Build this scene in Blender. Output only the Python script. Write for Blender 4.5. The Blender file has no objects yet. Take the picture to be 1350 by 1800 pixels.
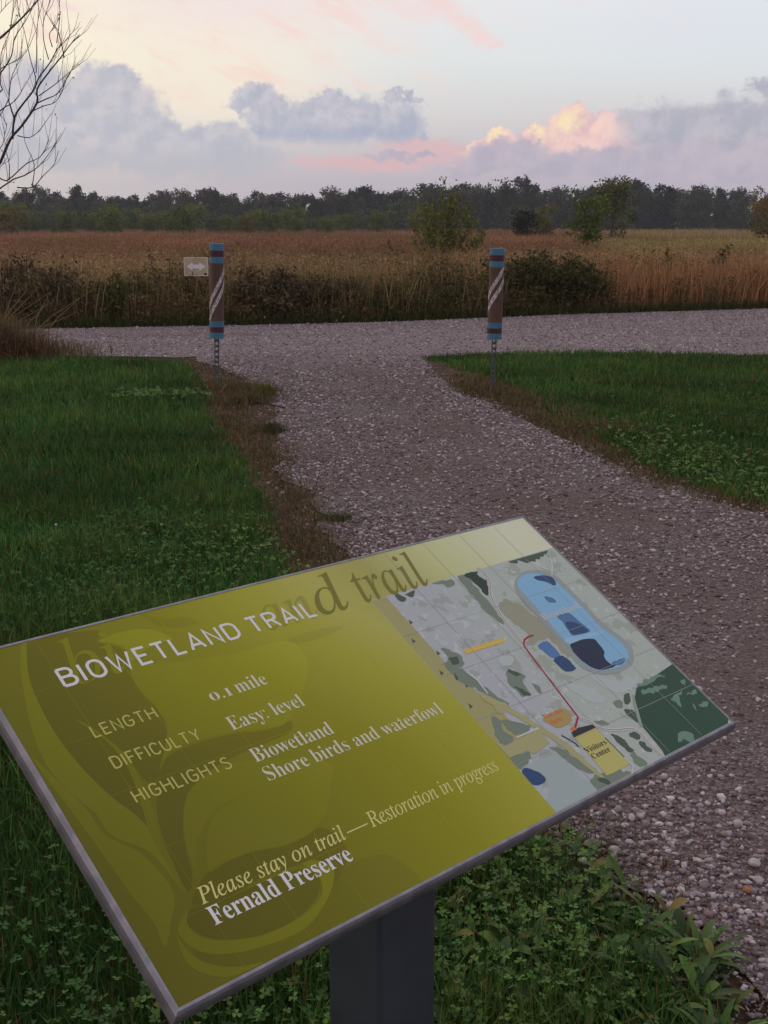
import bpy, math, random
import numpy as np
from mathutils import Vector, Matrix

S = bpy.context.scene
C = S.collection
R = math.radians
random.seed(7)
rng = np.random.default_rng(7)

def srgb(r, g, b):
    f = lambda c: (c/255/12.92) if c/255 <= .04045 else ((c/255+.055)/1.055)**2.4
    return (f(r), f(g), f(b), 1.0)

# ------------------------------------------------------------------ camera
cd = bpy.data.cameras.new('camera')
cam = bpy.data.objects.new('camera', cd); C.objects.link(cam); S.camera = cam
cd.sensor_fit = 'VERTICAL'; cd.sensor_height = 36; cd.sensor_width = 27; cd.lens = 41.405
cd.clip_start = .05; cd.clip_end = 6000
cam.location = (0, 0, 1.5); cam.rotation_euler = (R(90-13.752), 0, 0)
S.view_settings.view_transform = 'Standard'; S.view_settings.look = 'None'
S.view_settings.gamma = 1; S.view_settings.exposure = 0.0

# ------------------------------------------------------------------ dusk sky (by direction, in degrees of azimuth and elevation)
W = bpy.data.worlds.new('World'); S.world = W; W.use_nodes = True
nt = W.node_tree; nt.nodes.clear()
class G:
    """tiny helper to chain shader nodes"""
    def __init__(s, nt): s.nt = nt
    def put(s, sock, v):
        if isinstance(v, bpy.types.NodeSocket): s.nt.links.new(v, sock)
        elif v is not None: sock.default_value = v
    def m(s, op, a, b=None, c=None, clamp=False):
        n = s.nt.nodes.new('ShaderNodeMath'); n.operation = op; n.use_clamp = clamp
        for k, v in enumerate((a, b, c)): s.put(n.inputs[k], v)
        return n.outputs[0]
    def v(s, op, a, b=None, out=0):
        n = s.nt.nodes.new('ShaderNodeVectorMath'); n.operation = op
        s.put(n.inputs[0], a); s.put(n.inputs[1], b)
        return n.outputs['Value'] if op in ('LENGTH', 'DOT_PRODUCT') else n.outputs[0]
    def scale(s, a, k):
        n = s.nt.nodes.new('ShaderNodeVectorMath'); n.operation = 'SCALE'
        s.put(n.inputs[0], a); s.put(n.inputs['Scale'], k); return n.outputs[0]
    def xyz(s, a):
        n = s.nt.nodes.new('ShaderNodeSeparateXYZ'); s.put(n.inputs[0], a); return n.outputs
    def comb(s, x, y, z):
        n = s.nt.nodes.new('ShaderNodeCombineXYZ')
        for k, v in enumerate((x, y, z)): s.put(n.inputs[k], v)
        return n.outputs[0]
    def noise(s, vec, scale, detail=4, rough=.55, out='Fac'):
        n = s.nt.nodes.new('ShaderNodeTexNoise'); s.put(n.inputs['Vector'], vec)
        n.inputs['Scale'].default_value = scale; n.inputs['Detail'].default_value = detail
        n.inputs['Roughness'].default_value = rough
        return n.outputs[out]
    def voro(s, vec, scale, out='Distance', feature='F1'):
        n = s.nt.nodes.new('ShaderNodeTexVoronoi'); n.feature = feature; s.put(n.inputs['Vector'], vec)
        n.inputs['Scale'].default_value = scale
        return n.outputs[out]
    def mr(s, x, a, b, c=0., d=1., smooth=True):
        n = s.nt.nodes.new('ShaderNodeMapRange'); n.interpolation_type = 'SMOOTHSTEP' if smooth else 'LINEAR'
        s.put(n.inputs[0], x)
        for k, v in enumerate((a, b, c, d)): n.inputs[k+1].default_value = v
        return n.outputs[0]
    def mix(s, f, a, b, mode='MIX'):
        n = s.nt.nodes.new('ShaderNodeMix'); n.data_type = 'RGBA'; n.blend_type = mode
        s.put(n.inputs[0], f); s.put(n.inputs[6], a); s.put(n.inputs[7], b)
        return n.outputs[2]
    def ramp(s, x, stops):
        n = s.nt.nodes.new('ShaderNodeValToRGB'); s.put(n.inputs[0], x); e = n.color_ramp.elements
        while len(e) < len(stops): e.new(.5)
        for k, (p, c) in enumerate(stops): e[k].position = p; e[k].color = c
        return n.outputs[0]

g = G(nt)
tc = nt.nodes.new('ShaderNodeTexCoord')
x, y, z = g.xyz(g.v('NORMALIZE', tc.outputs['Generated']))
az = g.m('MULTIPLY', g.m('ARCTAN2', x, y), 57.2958)
el = g.m('MULTIPLY', g.m('ARCSINE', z), 57.2958)
P = g.comb(az, el, 0.0)
def gauss(cx, cy, rx, ry, amp=1.0):
    d = g.v('LENGTH', g.v('MULTIPLY', g.v('SUBTRACT', P, (cx, cy, 0)), (1/rx, 1/ry, 0)))
    return g.m('MULTIPLY', g.m('EXPONENT', g.m('MULTIPLY', g.m('POWER', d, 2.0), -1.0)), amp)
n_big = g.scale(g.v('SUBTRACT', g.noise(P, .55, 5, .62, 'Color'), (.5, .5, .5)), 2.0)
n_fine = g.scale(g.v('SUBTRACT', g.noise(P, 2.2, 5, .6, 'Color'), (.5, .5, .5)), .75)
Pw = g.v('MULTIPLY', g.v('ADD', P, g.v('ADD', n_big, n_fine)), (1, 1, 0))
Ps = g.v('MULTIPLY', g.v('ADD', P, g.scale(n_big, .8)), (1, 1, 0))
def blobs(lst, p=None):
    d = None
    for (cx, cy, rx, ry) in lst:
        e = g.v('LENGTH', g.v('MULTIPLY', g.v('SUBTRACT', p or Pw, (cx, cy, 0)), (1/rx, 1/ry, 0)))
        d = e if d is None else g.m('MINIMUM', d, e)
    return d
# clear dusk air: mauve at the horizon, pale grey-blue above, warm glow to the left, dimmer overhead and behind
elr = g.mr(el, 0, 90, 0, 1, False)
base = g.ramp(elr, [(0, srgb(190, 181, 193)), (.020, srgb(192, 184, 196)), (.034, srgb(202, 194, 201)), (.055, srgb(218, 215, 216)), (.08, srgb(226, 231, 232)),
                    (.11, srgb(232, 234, 238)), (.2, srgb(216, 218, 225)), (.45, srgb(200, 202, 212)), (1, srgb(186, 188, 200))])
base = g.mix(g.m('MULTIPLY', g.mr(el, 3.2, 5.5), g.m('MULTIPLY', g.mr(az, -8, 3, 1, 0), .8)), base, srgb(251, 238, 220))
base = g.mix(gauss(-32, 8.5, 20, 9, .95), base, srgb(255, 245, 218))
base = g.mix(g.m('MULTIPLY', gauss(-15.5, 8.6, 3.4, 3.0, .8), g.mr(el, 3.5, 6)), base, srgb(255, 245, 218))
base = g.mix(gauss(-6.5, 9.7, 6.5, 1.5, .75), base, srgb(243, 227, 228))
wisp = g.noise(g.v('MULTIPLY', g.v('ADD', P, g.comb(0, g.m('MULTIPLY', az, .35), 0)), (.35, 1.0, 0)), .8, 5, .6)
base = g.mix(g.m('MULTIPLY', g.m('MULTIPLY', g.mr(wisp, .45, .68), g.mr(el, 4.5, 6.5)), g.mr(az, -2, 5, .7, .0)), base, srgb(250, 218, 206))
base = g.mix(g.m('MULTIPLY', g.m('MULTIPLY', g.mr(wisp, .5, .7), g.mr(el, 7.6, 9.2)), .5), base, srgb(243, 224, 226))
base = g.mix(gauss(16, 8.4, 7, 2.2, .5), base, srgb(221, 226, 238))
behind = g.mr(g.m('ABSOLUTE', az), 40, 140)
base = g.mix(g.m('MULTIPLY', behind, .55), base, srgb(150, 146, 160))
P2 = g.v('ADD', P, g.scale(n_big, .5))
def relief(scale, dx, dy):   # billows catch the light from the upper left
    return g.m('SUBTRACT', g.noise(P2, scale, 4, .55), g.noise(g.v('ADD', P2, (dx, dy, 0)), scale, 4, .55))
cl_noise = g.m('ADD', g.m('ADD', .5, g.m('MULTIPLY', relief(.55, -.26, .36), .95)), g.m('MULTIPLY', g.m('SUBTRACT', g.noise(P, .6, 5, .6), .5), .5))
cl_big = g.noise(P, .28, 3, .5)
col = base
PBAND = [(1.85,3.55,1.98,0.4),(3.31,3.37,1.32,0.35),(1.19,3.05,2.38,0.4),(-0.93,2.67,3.19,0.36)]
STREAK = [(2.6,9.5,1.0,.38),(3.3,9.1,.9,.34),(3.9,8.7,.8,.32),(4.5,8.3,.7,.28),(5.1,7.9,.55,.24)]
RIGHT = [(11.81,4.7,1.5,0.53),(14.07,4.42,2.69,0.87),(16.74,4.72,2.15,0.83),(16.89,5.95,0.53,0.28),(15.58,4.03,3.61,0.87),(13.11,3.95,2.23,0.59),(17.9,5.16,1.41,0.7),(20.5,4.9,3,1.2),(24,4.2,5,1.0)]
PINK = [(8.51,4.26,1.41,0.86),(8.75,4.75,0.72,0.39),(7.36,3.9,0.83,0.6),(5.41,3.66,0.84,0.4),(4.36,3.29,0.79,0.45),(10.05,4.24,1.15,0.74),(10.84,3.74,1.02,0.59),(9.57,3.63,1.54,0.59),(3.85,2.79,0.32,0.25)]
LOW = [(5.42,3.03,1.57,0.6),(6.6,3.28,1.04,0.45),(9.46,3.01,1.54,0.55),(8.05,2.64,4.12,0.65),(12.42,2.73,3.98,0.74),(4.12,2.4,1.58,0.31),(16.16,2.68,3.84,0.88),(0.66,3.1,1.59,0.2),(22,2.7,4,1)]
LEFT = [(-15.74,5.22,2.71,1.77),(-13,5.77,1.5,1.31),(-12.09,6.4,0.95,0.59),(-11.94,4.58,2.03,1.69),(-16.81,3.76,2.95,1.67),(-10.58,3.99,1.28,0.98),(-13.89,3.33,3.8,1.22),(-8.79,3.76,1.17,0.79),(-7.23,3.72,1.2,0.85),(-7.4,3.02,3.0,0.95),(-11.14,2.87,3.62,0.75),(-5.94,3.28,1.05,0.4),(-20,4.6,4,1.8),(-25,3.5,5,1.6)]
CEN = [(-5.76,5.4,1.3,0.69),(-6.54,5.27,0.65,0.34),(-5.12,4.79,1.31,0.99),(-3.02,4.92,1.84,1.04),(-0.92,5.05,1.58,0.86),(0.4,4.56,1.45,1.04),(-1.98,4.25,3.69,0.75),(1.58,4.4,0.58,0.5),(-2.62,5.62,1.18,0.39),(0.66,5.67,0.73,0.2),(1.57,5.62,0.37,0.12)]
# pink bands and a high streak
col = g.mix(g.m('MULTIPLY', g.mr(blobs(STREAK, Ps), 1.5, .2), .75), col, srgb(247, 216, 212))
col = g.mix(g.m('MULTIPLY', g.mr(blobs(PBAND, Ps), 1.35, .5), .8), col, srgb(226, 186, 190))
# long grey bank to the right
rc = g.mix(g.mr(cl_noise, .35, .65), srgb(172, 174, 190), srgb(196, 191, 202))
col = g.mix(g.m('MULTIPLY', g.mr(blobs(RIGHT, Pw), 1.4, .6), .85), col, rc)
# the sunlit cumulus
pk = g.mix(g.mr(cl_noise, .38, .62), srgb(228, 192, 196), srgb(250, 214, 205))
pk = g.mix(g.m('MULTIPLY', g.mr(blobs([(8.4, 4.6, 1.1, .5), (7.0, 4.2, .5, .4), (5.2, 3.85, .6, .22), (3.95, 3.15, .3, .4)], Pw), 1.15, .2), .85), pk, srgb(255, 234, 190))
pk = g.mix(g.mr(el, 3.6, 2.7), pk, srgb(208, 184, 196))
col = g.mix(g.m('MULTIPLY', g.mr(blobs(PINK, Pw), 1.22, .8), g.mr(az, 12.2, 9.6)), col, pk)
# low mauve haze-clouds in front of it
lc = g.mix(g.mr(cl_noise, .35, .65), srgb(184, 177, 194), srgb(198, 188, 200))
col = g.mix(g.m('MULTIPLY', g.mr(blobs(LOW, Pw), 1.35, .7), .9), col, lc)
# blue-grey cumulus, left and centre
lt = g.mix(g.mr(cl_noise, .36, .66), srgb(184, 187, 201), srgb(208, 203, 210))
lt = g.mix(g.m('MULTIPLY', g.mr(el, 3.9, 2.6), .75), lt, srgb(180, 184, 198))
lm = g.m('MULTIPLY', g.mr(blobs(LEFT, Pw), 1.26, .72), g.mr(el, .2, 4.2))
col = g.mix(g.m('MULTIPLY', lm, .92), col, lt)
ct = g.mix(g.mr(cl_noise, .36, .64), srgb(177, 182, 199), srgb(205, 201, 210))
ct = g.mix(g.m('MULTIPLY', g.mr(el, 4.7, 3.8), .7), ct, srgb(168, 176, 198))
cm = g.m('MULTIPLY', g.mr(blobs(CEN, Pw), 1.26, .7), g.mr(el, 3.2, 4.1))
col = g.mix(g.m('MULTIPLY', cm, .95), col, ct)
bg = nt.nodes.new('ShaderNodeBackground'); nt.links.new(col, bg.inputs[0]); bg.inputs[1].default_value = 1.0
wo = nt.nodes.new('ShaderNodeOutputWorld'); nt.links.new(bg.outputs[0], wo.inputs[0])

# ------------------------------------------------------------------ the sun, already at the horizon to the left
sd = bpy.data.lights.new('sun', 'SUN'); sd.energy = .18; sd.angle = R(14); sd.color = (1, .8, .62)
sun = bpy.data.objects.new('sun', sd); C.objects.link(sun)
sun.rotation_euler = Vector((math.sin(R(-80))*math.cos(R(4)), math.cos(R(-80))*math.cos(R(4)), math.sin(R(4)))).to_track_quat('Z', 'Y').to_euler()

# ------------------------------------------------------------------ helpers
def mat(name, color, rough=.7, spec=.3, metal=0.0):
    m = bpy.data.materials.new(name); m.use_nodes = True
    b = m.node_tree.nodes['Principled BSDF']
    b.inputs['Base Color'].default_value = color if len(color) == 4 else (*color, 1)
    b.inputs['Roughness'].default_value = rough; b.inputs['Specular IOR Level'].default_value = spec
    b.inputs['Metallic'].default_value = metal
    return m
def nodes(m): return G(m.node_tree), m.node_tree.nodes['Principled BSDF']
def coords(m, kind='Object'):
    t = m.node_tree.nodes.new('ShaderNodeTexCoord'); return t.outputs[kind]
def wpos(m):
    t = m.node_tree.nodes.new('ShaderNodeNewGeometry'); return t.outputs['Position']
def bump(m, h, strength=.5, dist=.01):
    n = m.node_tree.nodes.new('ShaderNodeBump'); n.inputs['Strength'].default_value = strength; n.inputs['Distance'].default_value = dist
    m.node_tree.links.new(h, n.inputs['Height']); m.node_tree.links.new(n.outputs[0], m.node_tree.nodes['Principled BSDF'].inputs['Normal'])
def mottled(name, c1, c2, scale, rough=.7, spec=.3, metal=0.0, bmp=None, detail=4):
    m = mat(name, c1, rough, spec, metal); q, b = nodes(m)
    n = q.noise(coords(m), scale, detail)
    q.put(b.inputs['Base Color'], q.mix(q.mr(n, .35, .65), c1, c2))
    if bmp: bump(m, q.noise(coords(m), bmp[0], 3), bmp[1], bmp[2])
    return m
def attr_mat(name, rough=.65, spec=.15, trans=0.0):
    m = mat(name, (1, 1, 1, 1), rough, spec); q, b = nodes(m)
    a = m.node_tree.nodes.new('ShaderNodeAttribute'); a.attribute_name = 'Col'
    m.node_tree.links.new(a.outputs['Color'], b.inputs['Base Color'])
    if trans:
        t = m.node_tree.nodes.new('ShaderNodeBsdfTranslucent'); m.node_tree.links.new(a.outputs['Color'], t.inputs['Color'])
        mx = m.node_tree.nodes.new('ShaderNodeMixShader'); mx.inputs[0].default_value = trans
        o = m.node_tree.nodes['Material Output']
        m.node_tree.links.new(b.outputs[0], mx.inputs[1]); m.node_tree.links.new(t.outputs[0], mx.inputs[2]); m.node_tree.links.new(mx.outputs[0], o.inputs[0])
    return m
def tag(o, label=None, cat=None, group=None, kind=None):
    if label: o['label'] = label
    if cat: o['category'] = cat
    if group: o['group'] = group
    if kind: o['kind'] = kind
    return o
def empty(name, loc=(0, 0, 0), rot=(0, 0, 0), label=None, cat=None, group=None):
    o = bpy.data.objects.new(name, None); C.objects.link(o); o.location = loc; o.rotation_euler = rot; o.empty_display_size = .1
    return tag(o, label, cat, group)
def link(name, me, m=None, parent=None, loc=None):
    o = bpy.data.objects.new(name, me); C.objects.link(o)
    if m is not None:
        for k in (m if isinstance(m, (list, tuple)) else [m]): me.materials.append(k)
    if parent: o.parent = parent
    if loc: o.location = loc
    return o
def np_mesh(name, verts, tris, col=None, smooth=False):
    """big triangle meshes straight from numpy"""
    me = bpy.data.meshes.new(name); nv, nf = len(verts), len(tris)
    me.vertices.add(nv); me.vertices.foreach_set('co', np.ascontiguousarray(verts, np.float32).ravel())
    me.loops.add(nf*3); me.loops.foreach_set('vertex_index', np.ascontiguousarray(tris, np.int32).ravel())
    me.polygons.add(nf); me.polygons.foreach_set('loop_start', np.arange(0, nf*3, 3, dtype=np.int32))
    if smooth: me.polygons.foreach_set('use_smooth', np.ones(nf, bool))
    if col is not None:
        a = me.attributes.new('Col', 'FLOAT_COLOR', 'POINT')
        c = np.ones((nv, 4), np.float32); c[:, :3] = col; a.data.foreach_set('color', c.ravel())
    me.update(calc_edges=True); me.validate()
    return me
class MB:
    """collects boxes, tubes and flat outlines; build() links them as one mesh"""
    def __init__(s): s.v = []; s.f = []; s.mi = []
    def add(s, v, f, mi=0):
        k = len(s.v); s.v += [tuple(p) for p in v]; s.f += [tuple(i+k for i in q) for q in f]; s.mi += [mi]*len(f)
    def box(s, c, d, mi=0, M=None):
        x, y, z = [k/2 for k in d]
        v = [Vector((sx*x, sy*y, sz*z)) + Vector(c) for sx in (-1, 1) for sy in (-1, 1) for sz in (-1, 1)]
        if M is not None: v = [M @ p for p in v]
        s.add(v, [(0, 1, 3, 2), (4, 6, 7, 5), (0, 4, 5, 1), (2, 3, 7, 6), (0, 2, 6, 4), (1, 5, 7, 3)], mi)
    def tube(s, pts, rad, n=6, mi=0, cap=True):
        pts = [Vector(p) for p in pts]; k0 = len(s.v); L = len(pts)
        up = None
        for i, p in enumerate(pts):
            t = (pts[min(i+1, L-1)] - pts[max(i-1, 0)]).normalized()
            if up is None: up = t.orthogonal().normalized()
            up = (up - t*up.dot(t)).normalized(); w = t.cross(up)
            r = rad[i] if isinstance(rad, (list, tuple)) else rad
            for j in range(n):
                a = 2*math.pi*j/n; q = p + (up*math.cos(a) + w*math.sin(a))*r; s.v.append(tuple(q))
        for i in range(L-1):
            for j in range(n):
                s.f.append((k0+i*n+j, k0+i*n+(j+1) % n, k0+(i+1)*n+(j+1) % n, k0+(i+1)*n+j)); s.mi.append(mi)
        if cap:
            s.f.append(tuple(k0+j for j in reversed(range(n)))); s.mi.append(mi)
            s.f.append(tuple(k0+(L-1)*n+j for j in range(n))); s.mi.append(mi)
    def flat(s, outline, z, mi=0):
        k = len(s.v); s.v += [(p[0], p[1], z) for p in outline]
        from mathutils.geometry import tessellate_polygon
        for t in tessellate_polygon([[Vector((p[0], p[1], 0)) for p in outline]]):
            a, b, c = [outline[i] for i in t]
            ar = (b[0]-a[0])*(c[1]-a[1]) - (b[1]-a[1])*(c[0]-a[0])
            s.f.append(tuple(k+i for i in (t if ar > 0 else t[::-1]))); s.mi.append(mi)
    def stroke(s, pts, w, z, closed=False, mi=0):
        q_ = [Vector((p[0], p[1])) for p in pts]; ext = max((a-b).length for a in q_ for b in q_)*1e-3
        pts = [p for i, p in enumerate(q_) if i == 0 or (p-q_[i-1]).length > ext]; L = len(pts); k = len(s.v)
        for i, p in enumerate(pts):
            a = pts[i-1] if (i or closed) else None; b = pts[(i+1) % L] if (i < L-1 or closed) else None
            d1 = (p-a).normalized() if a is not None else None; d2 = (b-p).normalized() if b is not None else None
            if d1 is None: d1 = d2
            if d2 is None: d2 = d1
            n1 = Vector((-d1.y, d1.x)); n2 = Vector((-d2.y, d2.x)); m = n1+n2
            m = m.normalized() if m.length > 1e-6 else n1
            q = min(1/max(m.dot(n1), .3), 2.0)*w/2
            s.v += [(p.x-m.x*q, p.y-m.y*q, z), (p.x+m.x*q, p.y+m.y*q, z)]
        for i in range(L if closed else L-1):
            j = (i+1) % L; s.f.append((k+2*i, k+2*j, k+2*j+1, k+2*i+1)); s.mi.append(mi)
    def mesh(s, name, smooth=False):
        me = bpy.data.meshes.new(name); me.from_pydata(s.v, [], s.f); me.polygons.foreach_set('material_index', s.mi)
        if smooth: me.polygons.foreach_set('use_smooth', [True]*len(s.f))
        me.update(); return me
    def build(s, name, m, parent=None, smooth=False): return link(name, s.mesh(name, smooth), m, parent)
def bevel(o, w, seg=2):
    b = o.modifiers.new('bevel', 'BEVEL'); b.width = w; b.segments = seg; b.limit_method = 'ANGLE'; return o
def smooth_outline(pts, n=4, closed=True):
    """Catmull-Rom through the outline"""
    out = []; L = len(pts)
    for i in range(L if closed else L-1):
        p = [np.array(pts[(i+k) % L] if closed else pts[min(max(i+k, 0), L-1)], float) for k in (-1, 0, 1, 2)]
        for j in range(n):
            t = j/n
            out.append(tuple(.5*(2*p[1] + (p[2]-p[0])*t + (2*p[0]-5*p[1]+4*p[2]-p[3])*t*t + (3*p[1]-p[0]-3*p[2]+p[3])*t**3)))
    if not closed: out.append(tuple(pts[-1]))
    return out
def inside(px, py, poly):
    r = np.zeros(len(px), bool); n = len(poly)
    for i in range(n):
        x1, y1 = poly[i]; x2, y2 = poly[(i+1) % n]
        if y1 == y2: continue
        c = ((y1 > py) != (y2 > py)) & (px < (x2-x1)*(py-y1)/(y2-y1)+x1); r ^= c
    return r
def edge_dist(px, py, line):
    d = np.full(len(px), 1e9)
    for (x1, y1), (x2, y2) in zip(line[:-1], line[1:]):
        vx, vy = x2-x1, y2-y1; t = np.clip(((px-x1)*vx+(py-y1)*vy)/(vx*vx+vy*vy), 0, 1)
        d = np.minimum(d, np.hypot(px-x1-t*vx, py-y1-t*vy))
    return d
def vnoise(x, y, s, seed=0):
    """smooth value noise 0..1"""
    r = np.random.default_rng(seed).random((64, 64)); x = x*s; y = y*s
    xi = np.floor(x).astype(int); yi = np.floor(y).astype(int); fx = x-xi; fy = y-yi
    fx = fx*fx*(3-2*fx); fy = fy*fy*(3-2*fy); q = lambda a, b: r[a % 64, b % 64]
    return (q(xi, yi)*(1-fx)+q(xi+1, yi)*fx)*(1-fy) + (q(xi, yi+1)*(1-fx)+q(xi+1, yi+1)*fx)*fy
def ragged(poly, amp, step=.12, seed=3):
    out = []
    for i in range(len(poly)):
        a = np.array(poly[i], float); b = np.array(poly[(i+1) % len(poly)], float); n = max(1, int(np.linalg.norm(b-a)/step)); n = min(n, 60)
        for k in range(n):
            p = a+(b-a)*k/n; q = np.array([p])
            dx = vnoise(q[:, 0], q[:, 1], 2.3, seed)[0]-.5 + .6*(vnoise(q[:, 0], q[:, 1], 7, seed+1)[0]-.5)
            dy = vnoise(q[:, 0], q[:, 1], 2.3, seed+2)[0]-.5 + .6*(vnoise(q[:, 0], q[:, 1], 7, seed+3)[0]-.5)
            out.append((p[0]+amp*dx, p[1]+amp*dy))
    return out
def blades(x, y, z, h, w, col, lean=.5, nseg=2, droop=.3, yaw=None, taper=1.0, r=rng):
    """grass blades; arrays of base position, height, width and colour -> verts, tris, colours"""
    n = len(x); th = r.random(n)*2*np.pi if yaw is None else yaw; le = np.abs(r.normal(0, lean, n)); ph = r.random(n)*2*np.pi
    lx, ly = np.cos(ph)*le, np.sin(ph)*le
    V = []; ks = np.linspace(0, 1, nseg+1)
    for k in ks:
        cx = x + lx*h*k**1.6; cy = y + ly*h*k**1.6; cz = z + h*k*(1-droop*le*k*.6)
        ww = w*.5*(1-k**1.7*taper)
        if k < 1: V += [np.stack([cx-np.cos(th)*ww, cy-np.sin(th)*ww, cz], 1), np.stack([cx+np.cos(th)*ww, cy+np.sin(th)*ww, cz], 1)]
        else: V.append(np.stack([cx, cy, cz], 1))
    m = len(V); V = np.stack(V, 1).reshape(-1, 3); T = []
    for i in range(nseg-1): T += [(2*i, 2*i+1, 2*i+3), (2*i, 2*i+3, 2*i+2)]
    T.append((2*nseg-2, 2*nseg-1, 2*nseg))
    T = (np.arange(n)[:, None, None]*m + np.array(T)[None]).reshape(-1, 3)
    return V, T, np.repeat(col, m, axis=0)
def merge(parts):
    V, T, K, o = [], [], [], 0
    for v, t, c in parts: V.append(v); T.append(t+o); K.append(c); o += len(v)
    return np.concatenate(V), np.concatenate(T), np.concatenate(K)
def cards(P, size, col, r=rng, asp=.6, flat=0.0):
    """leaf-sized quads (two triangles, folded) with random tilt"""
    n = len(P); a = r.normal(size=(n, 3)); a[:, 2] *= (1-flat); a /= np.linalg.norm(a, axis=1)[:, None]
    b = r.normal(size=(n, 3)); b -= a*(a*b).sum(1)[:, None]; b /= np.linalg.norm(b, axis=1)[:, None]; nn = np.cross(a, b)
    s = (size*(.6+.8*r.random(n)))[:, None]
    V = np.stack([P-a*s, P+b*s*asp+nn*s*.15, P+a*s, P-b*s*asp+nn*s*.15], 1).reshape(-1, 3)
    T = (np.arange(n)[:, None, None]*4 + np.array([(0, 1, 2), (0, 2, 3)])[None]).reshape(-1, 3)
    return V, T, np.repeat(col, 4, axis=0)
def jitter(base, n, s=.18, h=.06, r=rng):
    c = np.array(base[:3])[None]*(1+r.normal(0, s, (n, 1)))*(1+r.normal(0, h, (n, 3)))
    return np.clip(c, .002, 1)
def lerp(a, b, t): return np.array(a[:3])[None]*(1-t[:, None]) + np.array(b[:3])[None]*t[:, None]
# ------------------------------------------------------------------ ground, road, path
def sheet(name, poly, z, m, ragged_amp=0.0, seed=3, label=None):
    mb = MB(); mb.flat(ragged(poly, ragged_amp, seed=seed) if ragged_amp else poly, z)
    o = mb.build(name, m); o['kind'] = 'structure'
    return o
m = mat('soil_ground', srgb(62, 56, 34), .95, .1); q, b = nodes(m); p = wpos(m)
c = q.mix(q.mr(q.noise(p, 1.2, 5), .35, .65), srgb(46, 50, 24), srgb(66, 62, 34))
fy = q.xyz(p)[1]; far = q.mr(fy, 16.5, 18.5)
c2 = q.mix(q.mr(q.noise(p, .15, 4), .35, .65), srgb(112, 84, 60), srgb(132, 100, 66))
q.put(b.inputs['Base Color'], q.mix(far, c, c2)); bump(m, q.noise(p, 25, 4), .6, .02)
ground_m = m
sheet('ground', [(-900, -200), (900, -200), (900, 1500), (-900, 1500)], 0, ground_m)

def gravel_mat(name):
    m = mat(name, (.2, .18, .18), .9, .2); q, b = nodes(m); p = wpos(m)
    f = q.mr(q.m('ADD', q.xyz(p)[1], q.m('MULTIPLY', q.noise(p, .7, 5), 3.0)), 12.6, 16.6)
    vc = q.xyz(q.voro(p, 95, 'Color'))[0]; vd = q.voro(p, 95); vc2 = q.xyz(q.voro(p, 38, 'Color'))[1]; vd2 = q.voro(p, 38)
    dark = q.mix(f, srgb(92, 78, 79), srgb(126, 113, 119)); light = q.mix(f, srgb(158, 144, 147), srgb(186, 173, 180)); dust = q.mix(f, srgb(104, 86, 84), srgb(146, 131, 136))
    c = q.mix(vc, dark, light); c = q.mix(q.m('MULTIPLY', q.mr(vd, .25, .6), .45), c, srgb(60, 51, 50))
    big = q.m('MULTIPLY', q.mr(vc2, .74, .80), q.mr(vd2, .5, .3)); c = q.mix(q.m('MULTIPLY', big, .7), c, light)
    c = q.mix(q.m('MULTIPLY', q.mr(q.noise(p, .9, 5, .6), .40, .64), .7), c, dust)
    tr = q.noise(q.v('MULTIPLY', p, (.12, 1.6, 1)), 1.2, 4); c = q.mix(q.m('MULTIPLY', q.m('MULTIPLY', q.mr(tr, .48, .64), f), .4), c, srgb(104, 92, 96))
    q.put(b.inputs['Base Color'], c)
    bump(m, q.m('ADD', q.m('MULTIPLY', vd, -1.0), q.m('MULTIPLY', big, .8)), .7, .012)
    return m
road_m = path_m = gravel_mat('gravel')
ROADFAR = [(-30, 12.0), (-14, 15.2), (-5.58, 17.27), (-4.81, 17.46), (-2.36, 17.95), (.22, 18.7), (3.16, 20.2), (6.96, 21.62), (14, 24), (30, 29)]
road = [(-30, 8.6), (-12, 12.2), (-6, 13.6), (-3.6, 13.78), (-2.27, 13.6), (.39, 13.6), (1.6, 13.95), (4.48, 13.75), (9, 14.0), (30, 17)] + ROADFAR[::-1]
def yfar(x): return np.interp(x, [a for a, _ in ROADFAR], [c for _, c in ROADFAR])
dirt_m = mottled('bare_earth', srgb(66, 52, 42), srgb(96, 76, 62), 6, .95, .1, bmp=(40, .7, .02), detail=6)
LGRASS = [(-4.37, 13.42), (-3.59, 13.66), (-2.16, 12.98), (-1.62, 10.9), (-1.38, 9.41), (-.87, 7.53), (-.62, 6.4), (-.48, 5.44), (-.38, 5.06), (-.05, 3.8), (.40, 2.72), (.46, 2.6), (.56, 2.42), (.66, 2.28), (.70, 2.12), (.67, 1.94), (.62, .6)]
LPATH = [(-2.23, 13.7), (-1.81, 12.71), (-1.07, 10.73), (-.91, 9.71), (-.78, 8.61), (-.69, 7.17), (-.36, 6.4), (-.24, 5.77), (-.16, 5.2), (.08, 4.2), (.46, 2.74), (.54, 2.5), (.65, 2.33), (.715, 2.12), (.70, 1.9), (.65, .6)]
RPATH = [(3, .6), (2.9, 4.3), (1.98, 5.88), (1.7, 6.54), (1.5, 7.17), (1.3, 8.15), (.92, 9.71), (.65, 10.73), (.39, 13.42), (.39, 13.7)]
RGRASS = [(.39, 13.5), (.9, 11.98), (1.19, 10.92), (1.29, 9.27), (1.5, 8.15), (1.64, 7), (1.92, 6.4), (2.08, 6.19), (3.0, 4.8), (3.1, .6)]
lawn_l = LGRASS + [(-9, .6), (-10, 12), (-6, 13.5)]
lawn_r = RGRASS[:-2] + [(3.0, 4.8), (9, 4.8), (10, 13.9), (4.48, 13.7), (2.19, 13.95), (1.2, 13.75)]
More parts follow.
